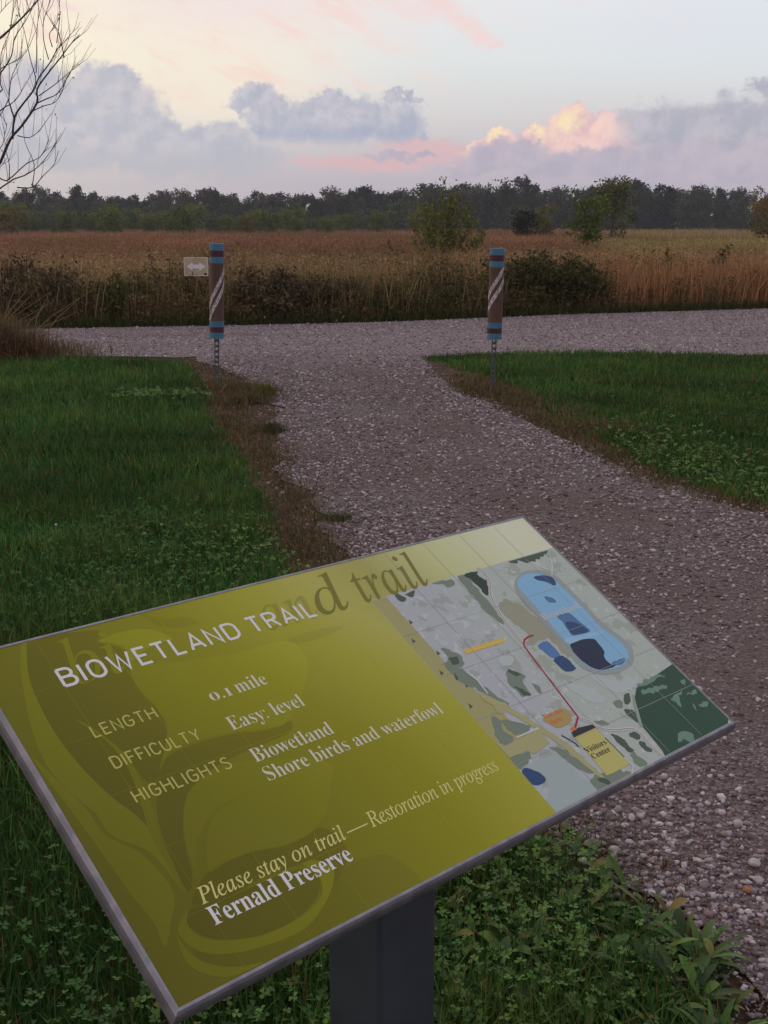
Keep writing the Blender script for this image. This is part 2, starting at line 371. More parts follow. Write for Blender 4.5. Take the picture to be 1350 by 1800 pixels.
sheet('earth_verge', [(-2.15, 13.3), (-1.85, 10.9), (-1.6, 9.0), (-1.1, 7.4), (-.8, 6), (-.6, 5), (-.3, 3.7), (.2, 2.6), (.4, 2.2), (.45, .8), (1, .8), (1, 2.2), (.7, 2.8), (.3, 4.2), (.1, 5.2), (-.1, 6.4), (-.4, 7.3), (-.5, 9), (-.8, 10.8), (-1.6, 13.55)], .004, dirt_m, .15, 11)
sheet('earth_verge', [(.25, 13.55), (.5, 10.7), (.8, 9.6), (1.15, 8.1), (1.35, 7.1), (1.6, 6.4), (1.9, 5.7), (2.8, 4.2), (3.3, 4.6), (2.2, 6.3), (1.8, 7.1), (1.6, 8.3), (1.4, 9.4), (1.3, 11), (1.0, 12.1), (.6, 13.5)], .0045, dirt_m, .15, 17)
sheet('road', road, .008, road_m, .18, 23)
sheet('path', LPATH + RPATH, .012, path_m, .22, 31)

# ------------------------------------------------------------------ the trail sign
SU, SV, SN = Vector((.734544, .678562, 0)), Vector((-.589859, .638523, .494323)), Vector((.335429, -.363102, .869278))
SBL = Vector((-.183053, .914396, .820843)); SW, SH = .914, .4524
SM = Matrix((( SU.x, SV.x, SN.x, SBL.x), (SU.y, SV.y, SN.y, SBL.y), (SU.z, SV.z, SN.z, SBL.z), (0, 0, 0, 1)))
sign = empty('trail_sign', (-.003, 1.372, 0), label='large olive green trail sign board with a map, tilted on a square dark post', cat='sign')
def on_sign(o, parent=None):
    o.parent = parent or sign
    o.matrix_local = Matrix.Translation(-Vector(sign.location)) @ SM if parent is None else Matrix.Identity(4)
    return o
PK = 1.34
def pr(r, gg, bb, k=None):
    c = srgb(r, gg, bb); k = k or PK; return tuple(min(.8, v*k) for v in c[:3]) + (1,)
def print_mat(name, c, rough=.42): return mat(name, c, rough, .35)
def panel_mat(name, fac=(1, 1, 1)):
    m = mat(name, (1, 1, 1, 1), .4, .22); q, b = nodes(m); u, v, _ = q.xyz(coords(m))
    t = q.m('ADD', u, q.m('MULTIPLY', q.mr(v, .10, .46), .16))
    c = q.ramp(t, [(.0, pr(90, 86, 10)), (.22, pr(110, 108, 10)), (.40, pr(132, 130, 15)), (.53, pr(154, 152, 46)), (.62, pr(166, 163, 80)), (.72, pr(156, 153, 84)), (.84, pr(184, 187, 134)), (1, pr(200, 212, 176))])
    c = q.mix(1.0, c, (*fac, 1), 'MULTIPLY')
    n = q.noise(coords(m), 6, 5); c = q.mix(q.m('MULTIPLY', q.mr(n, .5, .8), .06), c, (.35, .33, .22, 1))
    q.put(b.inputs['Base Color'], c); q.put(b.inputs['Roughness'], q.mr(q.noise(coords(m), 14, 4), .3, .7, .36, .47, False))
    return m
mb = MB(); mb.box((SW/2, SH/2, -.003), (SW, SH, .006)); panel = on_sign(mb.build('panel', panel_mat('panel_print')))
mb = MB(); prof = [(-.0002, .0005), (.0018, .0008), (.0030, .0004), (.0052, -.0024), (.0062, -.0065), (.0065, -.011), (.0065, -.0155), (.0045, -.018), (-.02, -.018), (-.02, -.0075)]
ring = lambda o, z: [(-o, -o, z), (SW+o, -o, z), (SW+o, SH+o, z), (-o, SH+o, z)]
V = [p for o_, z_ in prof for p in ring(o_, z_)]; F = []
for i in range(len(prof)-1):
    for k in range(4): F.append((4*i+k, 4*(i+1)+k, 4*(i+1)+(k+1) % 4, 4*i+(k+1) % 4))
mb.add(V, F)
frame_m = mottled('brushed_aluminium', srgb(134, 131, 141), srgb(156, 152, 162), 40, .42, .5, .55, bmp=(120, .08, .002))
on_sign(mb.build('frame', frame_m))
mb = MB(); mb.box((SW/2, SH/2, -.0145), (SW-.03, SH-.03, .012)); on_sign(mb.build('backing', mat('sign_back', (.05, .05, .055), .6)))
post_m = mottled('dark_painted_steel', srgb(58, 65, 74), srgb(68, 75, 84), 9, .36, .5, bmp=(90, .05, .002))
a = math.atan2(SU.y, SU.x); RZ = Matrix.Rotation(a, 4, 'Z')
mb = MB(); mb.box((0, 0, .415), (.1016, .1016, .93), M=RZ); po = bevel(mb.build('post', post_m, sign), .006, 3)
# cut the post top along the slope of the board
for vtx in po.data.vertices:
    if vtx.co.z > .5:
        w = Vector(sign.location) + Vector((vtx.co.x, vtx.co.y, 0)); vtx.co.z = SBL.z - ((w.x-SBL.x)*SN.x + (w.y-SBL.y)*SN.y)/SN.z - .026
mb = MB(); mb.box((SW/2, SH/2, -.024), (.26, .30, .004)); on_sign(mb.build('bracket', post_m))

LEAVES = {
'l1':[(0.06,0.452),(0.066,0.452),(0.05,0.414),(0.042,0.381),(0.038,0.328),(0.042,0.278),(0.053,0.23),(0.066,0.197),(0.071,0.171),(0.07,0.141),(0.067,0.11),(0.067,0.097),(0.064,0.105),(0.062,0.128),(0.055,0.157),(0.032,0.185),(0.03,0.214),(0.025,0.227),(0.012,0.276),(0.016,0.326),(0.03,0.378),(0.043,0.417)],
'l2':[(0.003,0.305),(0.011,0.273),(0.024,0.224),(0.026,0.19),(0.048,0.156),(0.056,0.121),(0.053,0.097),(0.037,0.077),(0.019,0.057),(0.022,0.084),(0.017,0.12),(0.014,0.166),(0.008,0.239),(0.003,0.287)],
'l3':[(0.066,0.331),(0.077,0.317),(0.088,0.289),(0.094,0.261),(0.09,0.218),(0.084,0.192),(0.077,0.171),(0.072,0.14),(0.067,0.097),(0.065,0.107),(0.066,0.139),(0.068,0.172),(0.083,0.229),(0.087,0.264),(0.082,0.296)],
'l4':[(0.163,0.391),(0.179,0.377),(0.29,0.356),(0.368,0.352),(0.368,0.306),(0.297,0.244),(0.255,0.244),(0.224,0.252),(0.178,0.258),(0.139,0.254),(0.116,0.237),(0.151,0.28),(0.157,0.314),(0.152,0.353)],
'hook':[(0.143,0.427),(0.171,0.432),(0.201,0.429),(0.222,0.415),(0.228,0.4),(0.208,0.402),(0.181,0.394),(0.164,0.387),(0.168,0.407),(0.158,0.419)],
'l5':[(0.109,0.175),(0.129,0.198),(0.164,0.213),(0.212,0.212),(0.302,0.176),(0.286,0.147),(0.264,0.122),(0.23,0.104),(0.194,0.102),(0.152,0.11),(0.12,0.111),(0.1,0.109),(0.111,0.132),(0.129,0.155),(0.154,0.169),(0.191,0.174),(0.148,0.17),(0.118,0.153),(0.098,0.132),(0.084,0.101),(0.088,0.123),(0.096,0.149)],
'l6':[(0.039,0.068),(0.059,0.081),(0.05,0.069),(0.054,0.053),(0.071,0.039),(0.109,0.026),(0.157,0.025),(0.19,0.035),(0.203,0.056),(0.195,0.074),(0.209,0.074),(0.223,0.059),(0.214,0.044),(0.192,0.028),(0.159,0.014),(0.126,0.013),(0.083,0.02),(0.053,0.033),(0.04,0.05)],
'l7':[(0.035,0.062),(0.036,0.044),(0.046,0.026),(0.068,0.01),(0.096,0.002),(0.072,0.002),(0.054,0.006),(0.036,0.02),(0.029,0.037)],
'd1':[(0.067,0.45),(0.153,0.443),(0.143,0.427),(0.166,0.403),(0.152,0.353),(0.157,0.314),(0.151,0.28),(0.111,0.231),(0.096,0.23),(0.094,0.261),(0.088,0.289),(0.077,0.317),(0.066,0.331),(0.082,0.296),(0.087,0.264),(0.083,0.229),(0.068,0.172),(0.066,0.197),(0.053,0.23),(0.042,0.278),(0.038,0.328),(0.042,0.381)],
'd2':[(0.111,0.231),(0.137,0.251),(0.176,0.254),(0.223,0.25),(0.257,0.241),(0.295,0.242),(0.285,0.228),(0.242,0.224),(0.204,0.222),(0.166,0.216),(0.131,0.201),(0.107,0.172),(0.092,0.141),(0.082,0.112),(0.069,0.099),(0.075,0.149),(0.087,0.191),(0.101,0.214)],
'd3':[(0.1,0.109),(0.12,0.111),(0.152,0.11),(0.193,0.101),(0.241,0.104),(0.252,0.069),(0.222,0.044),(0.19,0.029),(0.19,0.035),(0.203,0.056),(0.195,0.074),(0.145,0.08),(0.104,0.076),(0.066,0.084),(0.084,0.101)],
'd4':[(0.059,0.081),(0.103,0.075),(0.146,0.076),(0.192,0.07),(0.201,0.054),(0.187,0.037),(0.154,0.026),(0.11,0.027),(0.072,0.04),(0.056,0.054),(0.051,0.068)],
'd5':[(0.211,0.039),(0.242,0.052),(0.289,0.045),(0.305,0.009),(0.3,-0.017),(0.268,-0.035),(0.222,-0.039),(0.184,-0.029),(0.134,-0.02),(0.089,-0.009),(0.062,0.001),(0.096,0.002),(0.068,0.01),(0.046,0.026),(0.04,0.043),(0.053,0.033),(0.083,0.02),(0.126,0.013),(0.159,0.014),(0.192,0.028)],
'tipd':[(0.369,0.354),(0.413,0.356),(0.456,0.349),(0.428,0.342),(0.382,0.343)],
'hookd':[(0.213,0.451),(0.24,0.433),(0.261,0.431),(0.275,0.416),(0.245,0.417),(0.223,0.429)],
}
lt_m = panel_mat('print_light_leaf', (1.2, 1.26, 1.1)); lt2_m = panel_mat('print_soft_leaf', (1.08, 1.1, 1.05)); dk_m = panel_mat('print_dark_leaf', (.80, .765, .9)); dk2_m = panel_mat('print_soft_shade', (.9, .88, .93))
mb = MB()
for k, (nm, i) in enumerate([('d1', 2), ('d2', 2), ('d3', 2), ('d5', 3), ('tipd', 3), ('hookd', 3), ('l4', 1), ('d4', 2), ('hook', 0), ('l1', 0), ('l2', 0), ('l3', 1), ('l5', 1), ('l6', 0), ('l7', 0)]):
    o_ = [(min(max(x_, .001), SW-.001), min(max(y_, .001), SH-.001)) for x_, y_ in smooth_outline(LEAVES[nm], 4)]
    mb.flat(o_, .00003+.000006*k, i)
on_sign(mb.build('leaf_motif', [lt_m, lt2_m, dk_m, dk2_m]), panel)
mb = MB()
for k in range(1, 7): mb.stroke([(.0765*k, .002), (.0765*k, SH-.002)], .0008, .00016)
mb.stroke([(.0765*7, .377), (.0765*7, SH-.002)], .0008, .00016)
for k in range(1, 6): mb.stroke([(.002, .0765*k-.001), (.526, .0765*k-.001)], .0007, .00016)
on_sign(mb.build('grid_lines', panel_mat('print_grid', (1.22, 1.2, 1.5))), panel)

# --- lettering -----------------------------------------------------
def arc(cx, cy, rx, ry, a0, a1, n=7): return [(cx+rx*math.cos(R(a0+(a1-a0)*k/n)), cy+ry*math.sin(R(a0+(a1-a0)*k/n))) for k in range(n+1)]
GL = {  # capitals of a narrow road-sign face: width, strokes, closed
 'B': (.56, [([(0, 0), (0, 1)], 0), ([(0, 1), (.30, 1)] + arc(.30, .76, .21, .24, 90, -90) + [(0, .52)], 0), ([(0, .52), (.32, .52)] + arc(.32, .26, .24, .26, 90, -90) + [(0, 0)], 0)]),
 'I': (.02, [([(0, 0), (0, 1)], 0)]),
 'O': (.58, [(arc(.29, .68, .29, .32, 0, 180, 9) + arc(.29, .32, .29, .32, 180, 360, 9), 1)]),
 'W': (.86, [([(0, 1), (.215, 0), (.43, .9), (.645, 0), (.86, 1)], 0)]),
 'E': (.46, [([(.46, 1), (0, 1), (0, 0), (.46, 0)], 0), ([(0, .52), (.40, .52)], 0)]),
 'T': (.54, [([(0, 1), (.54, 1)], 0), ([(.27, 1), (.27, 0)], 0)]),
 'L': (.42, [([(0, 1), (0, 0), (.42, 0)], 0)]),
 'A': (.60, [([(0, 0), (.30, 1), (.60, 0)], 0), ([(.11, .27), (.49, .27)], 0)]),
 'N': (.56, [([(0, 0), (0, 1), (.56, 0), (.56, 1)], 0)]),
 'D': (.58, [([(0, 0), (0, 1)], 0), ([(0, 1), (.26, 1)] + arc(.26, .68, .32, .32, 90, 0) + arc(.26, .32, .32, .32, 0, -90) + [(0, 0)], 0)]),
 'R': (.54, [([(0, 0), (0, 1)], 0), ([(0, 1), (.30, 1)] + arc(.30, .75, .24, .25, 90, -90) + [(0, .50)], 0), ([(.28, .5), (.54, 0)], 0)]),
 'G': (.58, [(arc(.29, .70, .28, .30, 25, 180) + arc(.29, .30, .29, .30, 180, 360) + [(.58, .48), (.30, .48)], 0)]),
 'H': (.56, [([(0, 0), (0, 1)], 0), ([(.56, 0), (.56, 1)], 0), ([(0, .52), (.56, .52)], 0)]),
 'F': (.44, [([(.46, 1), (0, 1), (0, 0)], 0), ([(0, .52), (.40, .52)], 0)]),
 'C': (.55, [(arc(.29, .70, .28, .30, 20, 180) + arc(.29, .30, .28, .30, 180, 340), 0)]),
 'U': (.56, [([(0, 1), (0, .28)] + arc(.28, .28, .28, .28, 180, 360) + [(.56, 1)], 0)]),
 'Y': (.58, [([(0, 1), (.29, .45), (.58, 1)], 0), ([(.29, .45), (.29, 0)], 0)]),
 'S': (.52, [(arc(.26, .76, .24, .24, 30, 200) + arc(.26, .25, .26, .26, 60, -30, 4) + arc(.26, .25, .26, .25, -40, -155), 0)]),
}
def caps(text, u, v, width, cap, m, name, stroke=.135, z=.00024):
    mb = MB(); gap = .30; xs = 0; lay = []
    for ch in text:
        if ch == ' ': xs += .36; continue
        w, st = GL[ch]; lay.append((xs, st)); xs += w+gap
    xs -= gap; k = width/(xs/1.0)
    for n_, (x0, st) in enumerate(lay):
        for j, (pts, closed) in enumerate(st):
            s = stroke*cap
            pts = [(u+(x0+a)*k, v+s/2+b_*(cap-s)) for a, b_ in pts]
            mb.stroke(pts, s, z+.000006*j, bool(closed))
    return on_sign(mb.build(name, m), panel)
def face(kind, s):
    o = ''
    for ch in s:
        i = ord(ch)
        if kind == 'bold': o += chr(0x1D400+i-65) if ch.isupper() else chr(0x1D41A+i-97) if ch.islower() else ch
        elif kind == 'ital': o += chr(0x210E) if ch == 'h' else chr(0x1D434+i-65) if ch.isupper() else chr(0x1D44E+i-97) if ch.islower() else ch
        else: o += ch
    return o
def serif(text, u, v, width, asc, m, name, kind='bold', off=-.008, parent=None, z=.00024):
    cu = bpy.data.curves.new(name, 'FONT'); cu.body = face(kind, text); cu.size = 1; cu.fill_mode = 'FRONT'; cu.offset = off; cu.resolution_u = 4
    t = bpy.data.objects.new(name, cu); C.objects.link(t); bpy.context.view_layer.update()
    me = bpy.data.meshes.new_from_object(t.evaluated_get(bpy.context.evaluated_depsgraph_get()))
    bpy.data.objects.remove(t); me.name = name; me.materials.clear()
    co = np.empty(len(me.vertices)*3, np.float32); me.vertices.foreach_get('co', co); co = co.reshape(-1, 3)
    x0, x1, y1 = co[:, 0].min(), co[:, 0].max(), co[:, 1].max()
    co[:, 0] = u+(co[:, 0]-x0)*width/(x1-x0); co[:, 1] = v+co[:, 1]*asc/y1; co[:, 2] = z
    me.vertices.foreach_set('co', co.ravel()); me.update()
    return on_sign(link(name, me, m), parent or panel)
white_m = print_mat('print_white', pr(214, 204, 214, 1.3)); cream_m = print_mat('print_cream', pr(205, 200, 180, 1.2)); straw_m = print_mat('print_straw', pr(176, 172, 92, 1.25)); tan_m = print_mat('print_tan', pr(196, 190, 116, 1.34))
caps('BIOWETLAND TRAIL', .0775, .3760, .357, .0282, white_m, 'title_lettering', .135)
caps('LENGTH', .0748, .3012, .0770, .0168, straw_m, 'heading_lettering', .12)
caps('DIFFICULTY', .0748, .2565, .1078, .0168, straw_m, 'heading_lettering', .12)
caps('HIGHLIGHTS', .0748, .2095, .1188, .0168, straw_m, 'heading_lettering', .12)
serif('o', .2231, .2998, .0125, .0122, cream_m, 'text_line'); serif('.', .2385, .2998, .003, .003, cream_m, 'text_line', 'plain', 0)
serif('I', .2445, .2998, .0085, .0120, cream_m, 'text_line'); serif('mile', .2600, .2998, .0435, .0190, cream_m, 'text_line')
serif('Easy: level', .2222, .2545, .1055, .0190, cream_m, 'text_line')
serif('Biowetland', .2226, .2056, .1141, .0190, cream_m, 'text_line')
serif('Shore birds and waterfowl', .2222, .1783, .2724, .0190, cream_m, 'text_line')
serif('Please stay on trail', .0742, .0800, .1870, .0190, tan_m, 'text_line', 'ital', .004)
serif('—', .2640, .0800, .0300, .0068, tan_m, 'text_line', 'plain', 0)
serif('Restoration in progress', .2960, .0795, .2080, .0190, tan_m, 'text_line', 'ital', .004)
serif('Fernald Preserve', .0742, .0553, .1768, .0200, white_m, 'text_line', 'bold', 0)
wm_m = print_mat('print_watermark', pr(112, 107, 32)); wm2_m = panel_mat('print_watermark_soft', (.78, .76, .85)); wm3_m = panel_mat('print_watermark_pale', (1.12, 1.12, 1.1))
serif('trail', .5190, .3755, .1275, .0690, wm_m, 'watermark_lettering', 'ital', .0, z=.00020)
serif('d', .4420, .3745, .0560, .0690, wm_m, 'watermark_lettering', 'ital', .0, z=.00020)
serif('an', .3560, .3750, .0830, .0400, wm2_m, 'watermark_lettering', 'ital', .0, z=.00020)
serif('bi', .0900, .3750, .0680, .0690, wm3_m, 'watermark_lettering', 'ital', .0, z=.00020)

# --- the map printed on the board's right half ----------------------
MAPS = [
('rim','rim',[(0.788,0.341),(0.811,0.35),(0.836,0.348),(0.854,0.339),(0.866,0.323),(0.866,0.3),(0.866,0.259),(0.864,0.221),(0.872,0.191),(0.872,0.168),(0.859,0.151),(0.837,0.14),(0.803,0.138),(0.773,0.146),(0.757,0.162),(0.754,0.18),(0.76,0.206),(0.761,0.248),(0.763,0.279),(0.765,0.307),(0.772,0.327)]),
('pond','water',[(0.801,0.343),(0.824,0.344),(0.843,0.335),(0.854,0.319),(0.856,0.302),(0.856,0.257),(0.853,0.217),(0.86,0.191),(0.86,0.17),(0.85,0.154),(0.828,0.146),(0.805,0.146),(0.78,0.152),(0.767,0.165),(0.764,0.183),(0.771,0.203),(0.77,0.224),(0.774,0.252),(0.776,0.28),(0.778,0.309),(0.78,0.329)]),
('pd1','deep',[(0.824,0.336),(0.844,0.333),(0.856,0.325),(0.851,0.311),(0.842,0.311),(0.836,0.321),(0.824,0.328)]),
('pd2','mid',[(0.797,0.257),(0.818,0.258),(0.824,0.253),(0.826,0.237),(0.829,0.223),(0.826,0.215),(0.792,0.218),(0.792,0.23),(0.796,0.245)]),
('pd3','deep',[(0.801,0.243),(0.81,0.241),(0.822,0.233),(0.824,0.216),(0.795,0.219),(0.795,0.231)]),
('pd4','deep2',[(0.772,0.206),(0.795,0.207),(0.812,0.205),(0.822,0.2),(0.821,0.189),(0.817,0.176),(0.807,0.166),(0.809,0.153),(0.824,0.15),(0.792,0.149),(0.774,0.157),(0.767,0.171),(0.765,0.187)]),
('pd5','lightw',[(0.769,0.215),(0.78,0.219),(0.801,0.213),(0.831,0.212),(0.852,0.207),(0.831,0.205),(0.803,0.208),(0.775,0.207)]),
('pd6','mid',[(0.81,0.155),(0.838,0.155),(0.837,0.15),(0.821,0.147)]),
('pd7','mid',[(0.808,0.297),(0.82,0.29),(0.819,0.281),(0.806,0.284)]),
('sp1','pool',[(0.718,0.222),(0.74,0.225),(0.741,0.203),(0.736,0.192),(0.723,0.197),(0.719,0.212)]),
('sp2','deep',[(0.722,0.193),(0.743,0.194),(0.746,0.171),(0.741,0.167),(0.724,0.169),(0.721,0.183)]),
('fst','forest',[(0.811,0.105),(0.845,0.109),(0.915,0.117),(0.917,0.006),(0.904,0.001),(0.752,-0.002),(0.756,0.009),(0.761,0.05),(0.778,0.073),(0.793,0.093)]),
('fp1','pale',[(0.819,0.099),(0.861,0.092),(0.86,0.087),(0.833,0.088),(0.815,0.092)]),
('fp2','pale',[(0.85,0.07),(0.884,0.075),(0.863,0.064),(0.853,0.052),(0.852,0.062)]),
('fp3','pale',[(0.798,0.016),(0.818,0.021),(0.829,0.011),(0.815,-0.001),(0.807,0.009),(0.796,0.01)]),
('fp4','pale',[(0.884,0.065),(0.908,0.067),(0.903,0.06),(0.894,0.062)]),
('fp5','pale',[(0.88,0.049),(0.88,0.044),(0.87,0.038)]),
('fp6','pale',[(0.891,0.045),(0.908,0.043),(0.898,0.037),(0.888,0.041)]),
('fp7','pale',[(0.817,0.108),(0.853,0.112),(0.881,0.106),(0.853,0.105),(0.82,0.104)]),
('fp8','pale',[(0.898,0.088),(0.908,0.088),(0.9,0.082),(0.894,0.083)]),
('gd1','dgreen',[(0.709,0.375),(0.734,0.377),(0.73,0.366),(0.735,0.353),(0.714,0.327),(0.711,0.337),(0.714,0.349),(0.711,0.361)]),
('gr1','sage',[(0.694,0.376),(0.708,0.375),(0.71,0.356),(0.708,0.335),(0.708,0.313),(0.703,0.293),(0.698,0.273),(0.691,0.286),(0.688,0.313),(0.691,0.349)]),
('gd2','dgreen2',[(0.809,0.378),(0.854,0.381),(0.909,0.381),(0.895,0.373),(0.864,0.366),(0.842,0.363),(0.828,0.371),(0.812,0.371)]),
('gd3','dgreen2',[(0.568,0.375),(0.578,0.374),(0.581,0.362),(0.571,0.362)]),
('gd4','dgreen2',[(0.586,0.371),(0.605,0.372),(0.595,0.364),(0.589,0.368)]),
('gd3b','sage',[(0.645,0.375),(0.678,0.375),(0.679,0.364),(0.665,0.361),(0.66,0.368)]),
('ri1','sage',[(0.565,0.268),(0.578,0.262),(0.587,0.25),(0.584,0.239),(0.575,0.231),(0.565,0.238),(0.551,0.245),(0.567,0.253)]),
('ri2','dgreen2',[(0.568,0.253),(0.58,0.249),(0.574,0.239),(0.562,0.241)]),
('gb1','sage',[(0.636,0.205),(0.649,0.196),(0.654,0.183),(0.644,0.178),(0.637,0.156),(0.625,0.158),(0.621,0.17),(0.621,0.185)]),
('gb2','dgreen2',[(0.636,0.204),(0.647,0.197),(0.652,0.191),(0.64,0.191)]),
('gb3','dgreen2',[(0.625,0.177),(0.634,0.168),(0.637,0.157),(0.627,0.158)]),
('gb4','sage',[(0.656,0.172),(0.661,0.165),(0.657,0.154),(0.65,0.157)]),
('gs1','sage',[(0.552,0.246),(0.571,0.229),(0.578,0.2),(0.585,0.181),(0.593,0.159),(0.588,0.15),(0.576,0.168),(0.566,0.193),(0.554,0.211)]),
('gs2','dgreen2',[(0.553,0.228),(0.556,0.219),(0.552,0.216)]),
('tan','tan',[(0.743,0.303),(0.755,0.292),(0.758,0.27),(0.769,0.255),(0.759,0.21),(0.756,0.191),(0.747,0.19),(0.749,0.21),(0.745,0.232),(0.713,0.226),(0.703,0.233),(0.718,0.241),(0.72,0.258),(0.714,0.274)]),
('tan2','tan',[(0.717,0.307),(0.74,0.312),(0.741,0.29),(0.722,0.277),(0.71,0.284)]),
('yroad','pyel',[(0.569,0.185),(0.58,0.169),(0.59,0.153),(0.61,0.11),(0.626,0.074),(0.631,0.036),(0.635,0.012),(0.627,0.018),(0.62,0.047),(0.613,0.076),(0.602,0.105),(0.581,0.148),(0.563,0.174)]),
('ycirc','pyel',[(0.571,0.162),(0.582,0.164),(0.59,0.159),(0.588,0.151),(0.576,0.147),(0.567,0.15)]),
('yblk','pyel',[(0.527,0.114),(0.536,0.105),(0.57,0.106),(0.604,0.108),(0.602,0.084),(0.565,0.079),(0.562,0.087),(0.527,0.088)]),
('visc','byel',[(0.644,0.078),(0.688,0.077),(0.688,0.013),(0.655,0.012),(0.64,0.013)]),
('vcap','black',[(0.646,0.085),(0.662,0.087),(0.688,0.083),(0.689,0.077),(0.643,0.077)]),
('yah','tanO',[(0.623,0.119),(0.669,0.12),(0.663,0.1),(0.636,0.098),(0.628,0.105)]),
('dot','orange',[(0.651,0.091),(0.659,0.091),(0.657,0.086),(0.65,0.087)]),
('blob','deep',[(0.532,0.067),(0.54,0.067),(0.551,0.055),(0.552,0.044),(0.545,0.04),(0.532,0.042),(0.525,0.049),(0.526,0.059)]),
('plow','pale2',[(0.542,0.069),(0.58,0.07),(0.603,0.067),(0.604,0.054),(0.601,0.029),(0.613,0.009),(0.608,0),(0.524,-0.002),(0.522,0.013),(0.548,0.033),(0.553,0.045),(0.55,0.057)]),
('gl1','sage',[(0.526,0.089),(0.562,0.086),(0.555,0.075),(0.526,0.07),(0.523,0.077)]),
('gl2','sage',[(0.596,0.081),(0.613,0.069),(0.621,0.048),(0.634,0.028),(0.624,0.023),(0.616,0.028),(0.608,0.039),(0.603,0.056)]),
('gl3','sage',[(0.551,0.145),(0.563,0.144),(0.555,0.125),(0.557,0.108),(0.544,0.102),(0.536,0.108),(0.536,0.123)]),
('gl4','sage',[(0.564,0.141),(0.596,0.114),(0.565,0.111),(0.563,0.129)]),
('gl5','sage',[(0.617,0.02),(0.667,0.012),(0.678,-0.003),(0.639,-0.002),(0.611,0)]),
('gl6','dgreen2',[(0.623,0.015),(0.633,0.01),(0.635,0.001),(0.627,0.004)]),
('gr2','dgreen2',[(0.703,0.061),(0.707,0.055),(0.715,0.045),(0.711,0.028),(0.703,0.031),(0.701,0.046)]),
('gr3','dgreen2',[(0.731,0.052),(0.744,0.046),(0.739,0.036),(0.73,0.04)]),
('gr4','dgreen2',[(0.734,0.034),(0.741,0.026),(0.739,0.014),(0.73,0.022)]),
('gr5','sage',[(0.708,0.028),(0.714,0.012),(0.712,0.001),(0.696,0.009)]),
('gr6','sage',[(0.752,0.101),(0.767,0.099),(0.762,0.088),(0.749,0.091)]),
('gr7','dgreen2',[(0.781,0.102),(0.792,0.101),(0.776,0.088),(0.768,0.092)]),
('gr8','dgreen2',[(0.759,0.084),(0.771,0.073),(0.76,0.058),(0.756,0.068)]),
('gr9','sage',[(0.695,0.087),(0.712,0.08),(0.713,0.074),(0.7,0.077)]),
('pl1','pale3',[(0.702,0.15),(0.73,0.142),(0.743,0.123),(0.743,0.108),(0.72,0.11),(0.709,0.13)]),
('pl2','pale3',[(0.757,0.151),(0.791,0.127),(0.834,0.119),(0.8,0.105),(0.767,0.114),(0.757,0.136)]),
('pl3','pale3',[(0.618,0.314),(0.629,0.313),(0.631,0.301),(0.616,0.298),(0.612,0.304)]),
('pl4','pale3',[(0.647,0.304),(0.676,0.307),(0.664,0.292),(0.651,0.296)]),
('pl5','pale3',[(0.641,0.227),(0.663,0.222),(0.651,0.207),(0.635,0.212)]),
('pl6','pale3',[(0.577,0.29),(0.58,0.28),(0.588,0.274),(0.572,0.268)]),
('pl7','pale3',[(0.771,0.371),(0.793,0.376),(0.789,0.369),(0.772,0.365)]),
('bar','gold',[(0.599,0.255),(0.597,0.248),(0.672,0.246),(0.676,0.253)]),
('barO','gold2',[(0.612,0.253),(0.632,0.253),(0.666,0.254),(0.666,0.251),(0.633,0.25),(0.612,0.249)]),
('wh1','pale3',[(0.663,0.109),(0.672,0.103),(0.663,0.102)]),
]
MLINES = [
('trail','red',[(0.727,0.241),(0.716,0.241),(0.707,0.239),(0.7,0.234),(0.696,0.228),(0.695,0.221),(0.693,0.209),(0.677,0.101),(0.658,0.089)]),
('road1','road',[(0.743,0.381),(0.745,0.364),(0.739,0.349),(0.722,0.33),(0.713,0.311),(0.704,0.279),(0.699,0.235)]),
('road2','road',[(0.677,0.1),(0.688,0.088),(0.696,0.073),(0.716,0.062),(0.741,0.055),(0.748,0.043),(0.746,0.023),(0.749,-0.003)]),
('wl1','white',[(0.888,0.362),(0.88,0.349),(0.859,0.329)]),
('wl2','white',[(0.562,0.109),(0.578,0.109),(0.605,0.109)]),
('wl3','white',[(0.689,0.024),(0.69,0.009),(0.677,-0.001)]),
('wl4','paleL',[(0.795,0.098),(0.775,0.075),(0.758,0.051)]),
('wl5','white',[(0.574,0.223),(0.579,0.205),(0.577,0.181)]),
('bl1','blackL',[(0.628,0.087),(0.637,0.07),(0.637,0.063)]),
('bl2','blackL',[(0.688,0.059),(0.689,0.039),(0.689,0.024)]),
]
MC = {'rim': (138, 148, 148), 'water': (122, 170, 202), 'deep': (36, 66, 108), 'mid': (72, 108, 148), 'deep2': (22, 34, 62), 'lightw': (138, 176, 202), 'pool': (74, 112, 160), 'forest': (30, 66, 48), 'pale': (98, 128, 112),
      'dgreen': (38, 56, 44), 'dgreen2': (66, 80, 66), 'sage': (110, 122, 108), 'tan': (142, 142, 122), 'pyel': (156, 154, 108), 'byel': (176, 170, 98), 'black': (38, 36, 40), 'tanO': (160, 138, 84), 'orange': (212, 102, 44),
      'pale2': (150, 164, 164), 'pale3': (166, 176, 174), 'gold': (200, 170, 66), 'gold2': (206, 152, 60), 'red': (150, 24, 52), 'road': (130, 112, 116), 'white': (184, 186, 186), 'paleL': (128, 150, 136), 'blackL': (50, 52, 50)}
MMAT = {k: print_mat('map_'+k, pr(*c)) for k, c in MC.items()}
m = mat('map_ground', pr(162, 167, 168), .4, .3); q, b = nodes(m); p = coords(m); n = q.noise(p, 22, 5, .6); n2 = q.noise(p, 60, 4, .6); u = q.xyz(p)[0]
c = q.mix(q.mr(u, .60, .74), pr(163, 167, 172), pr(162, 172, 164))
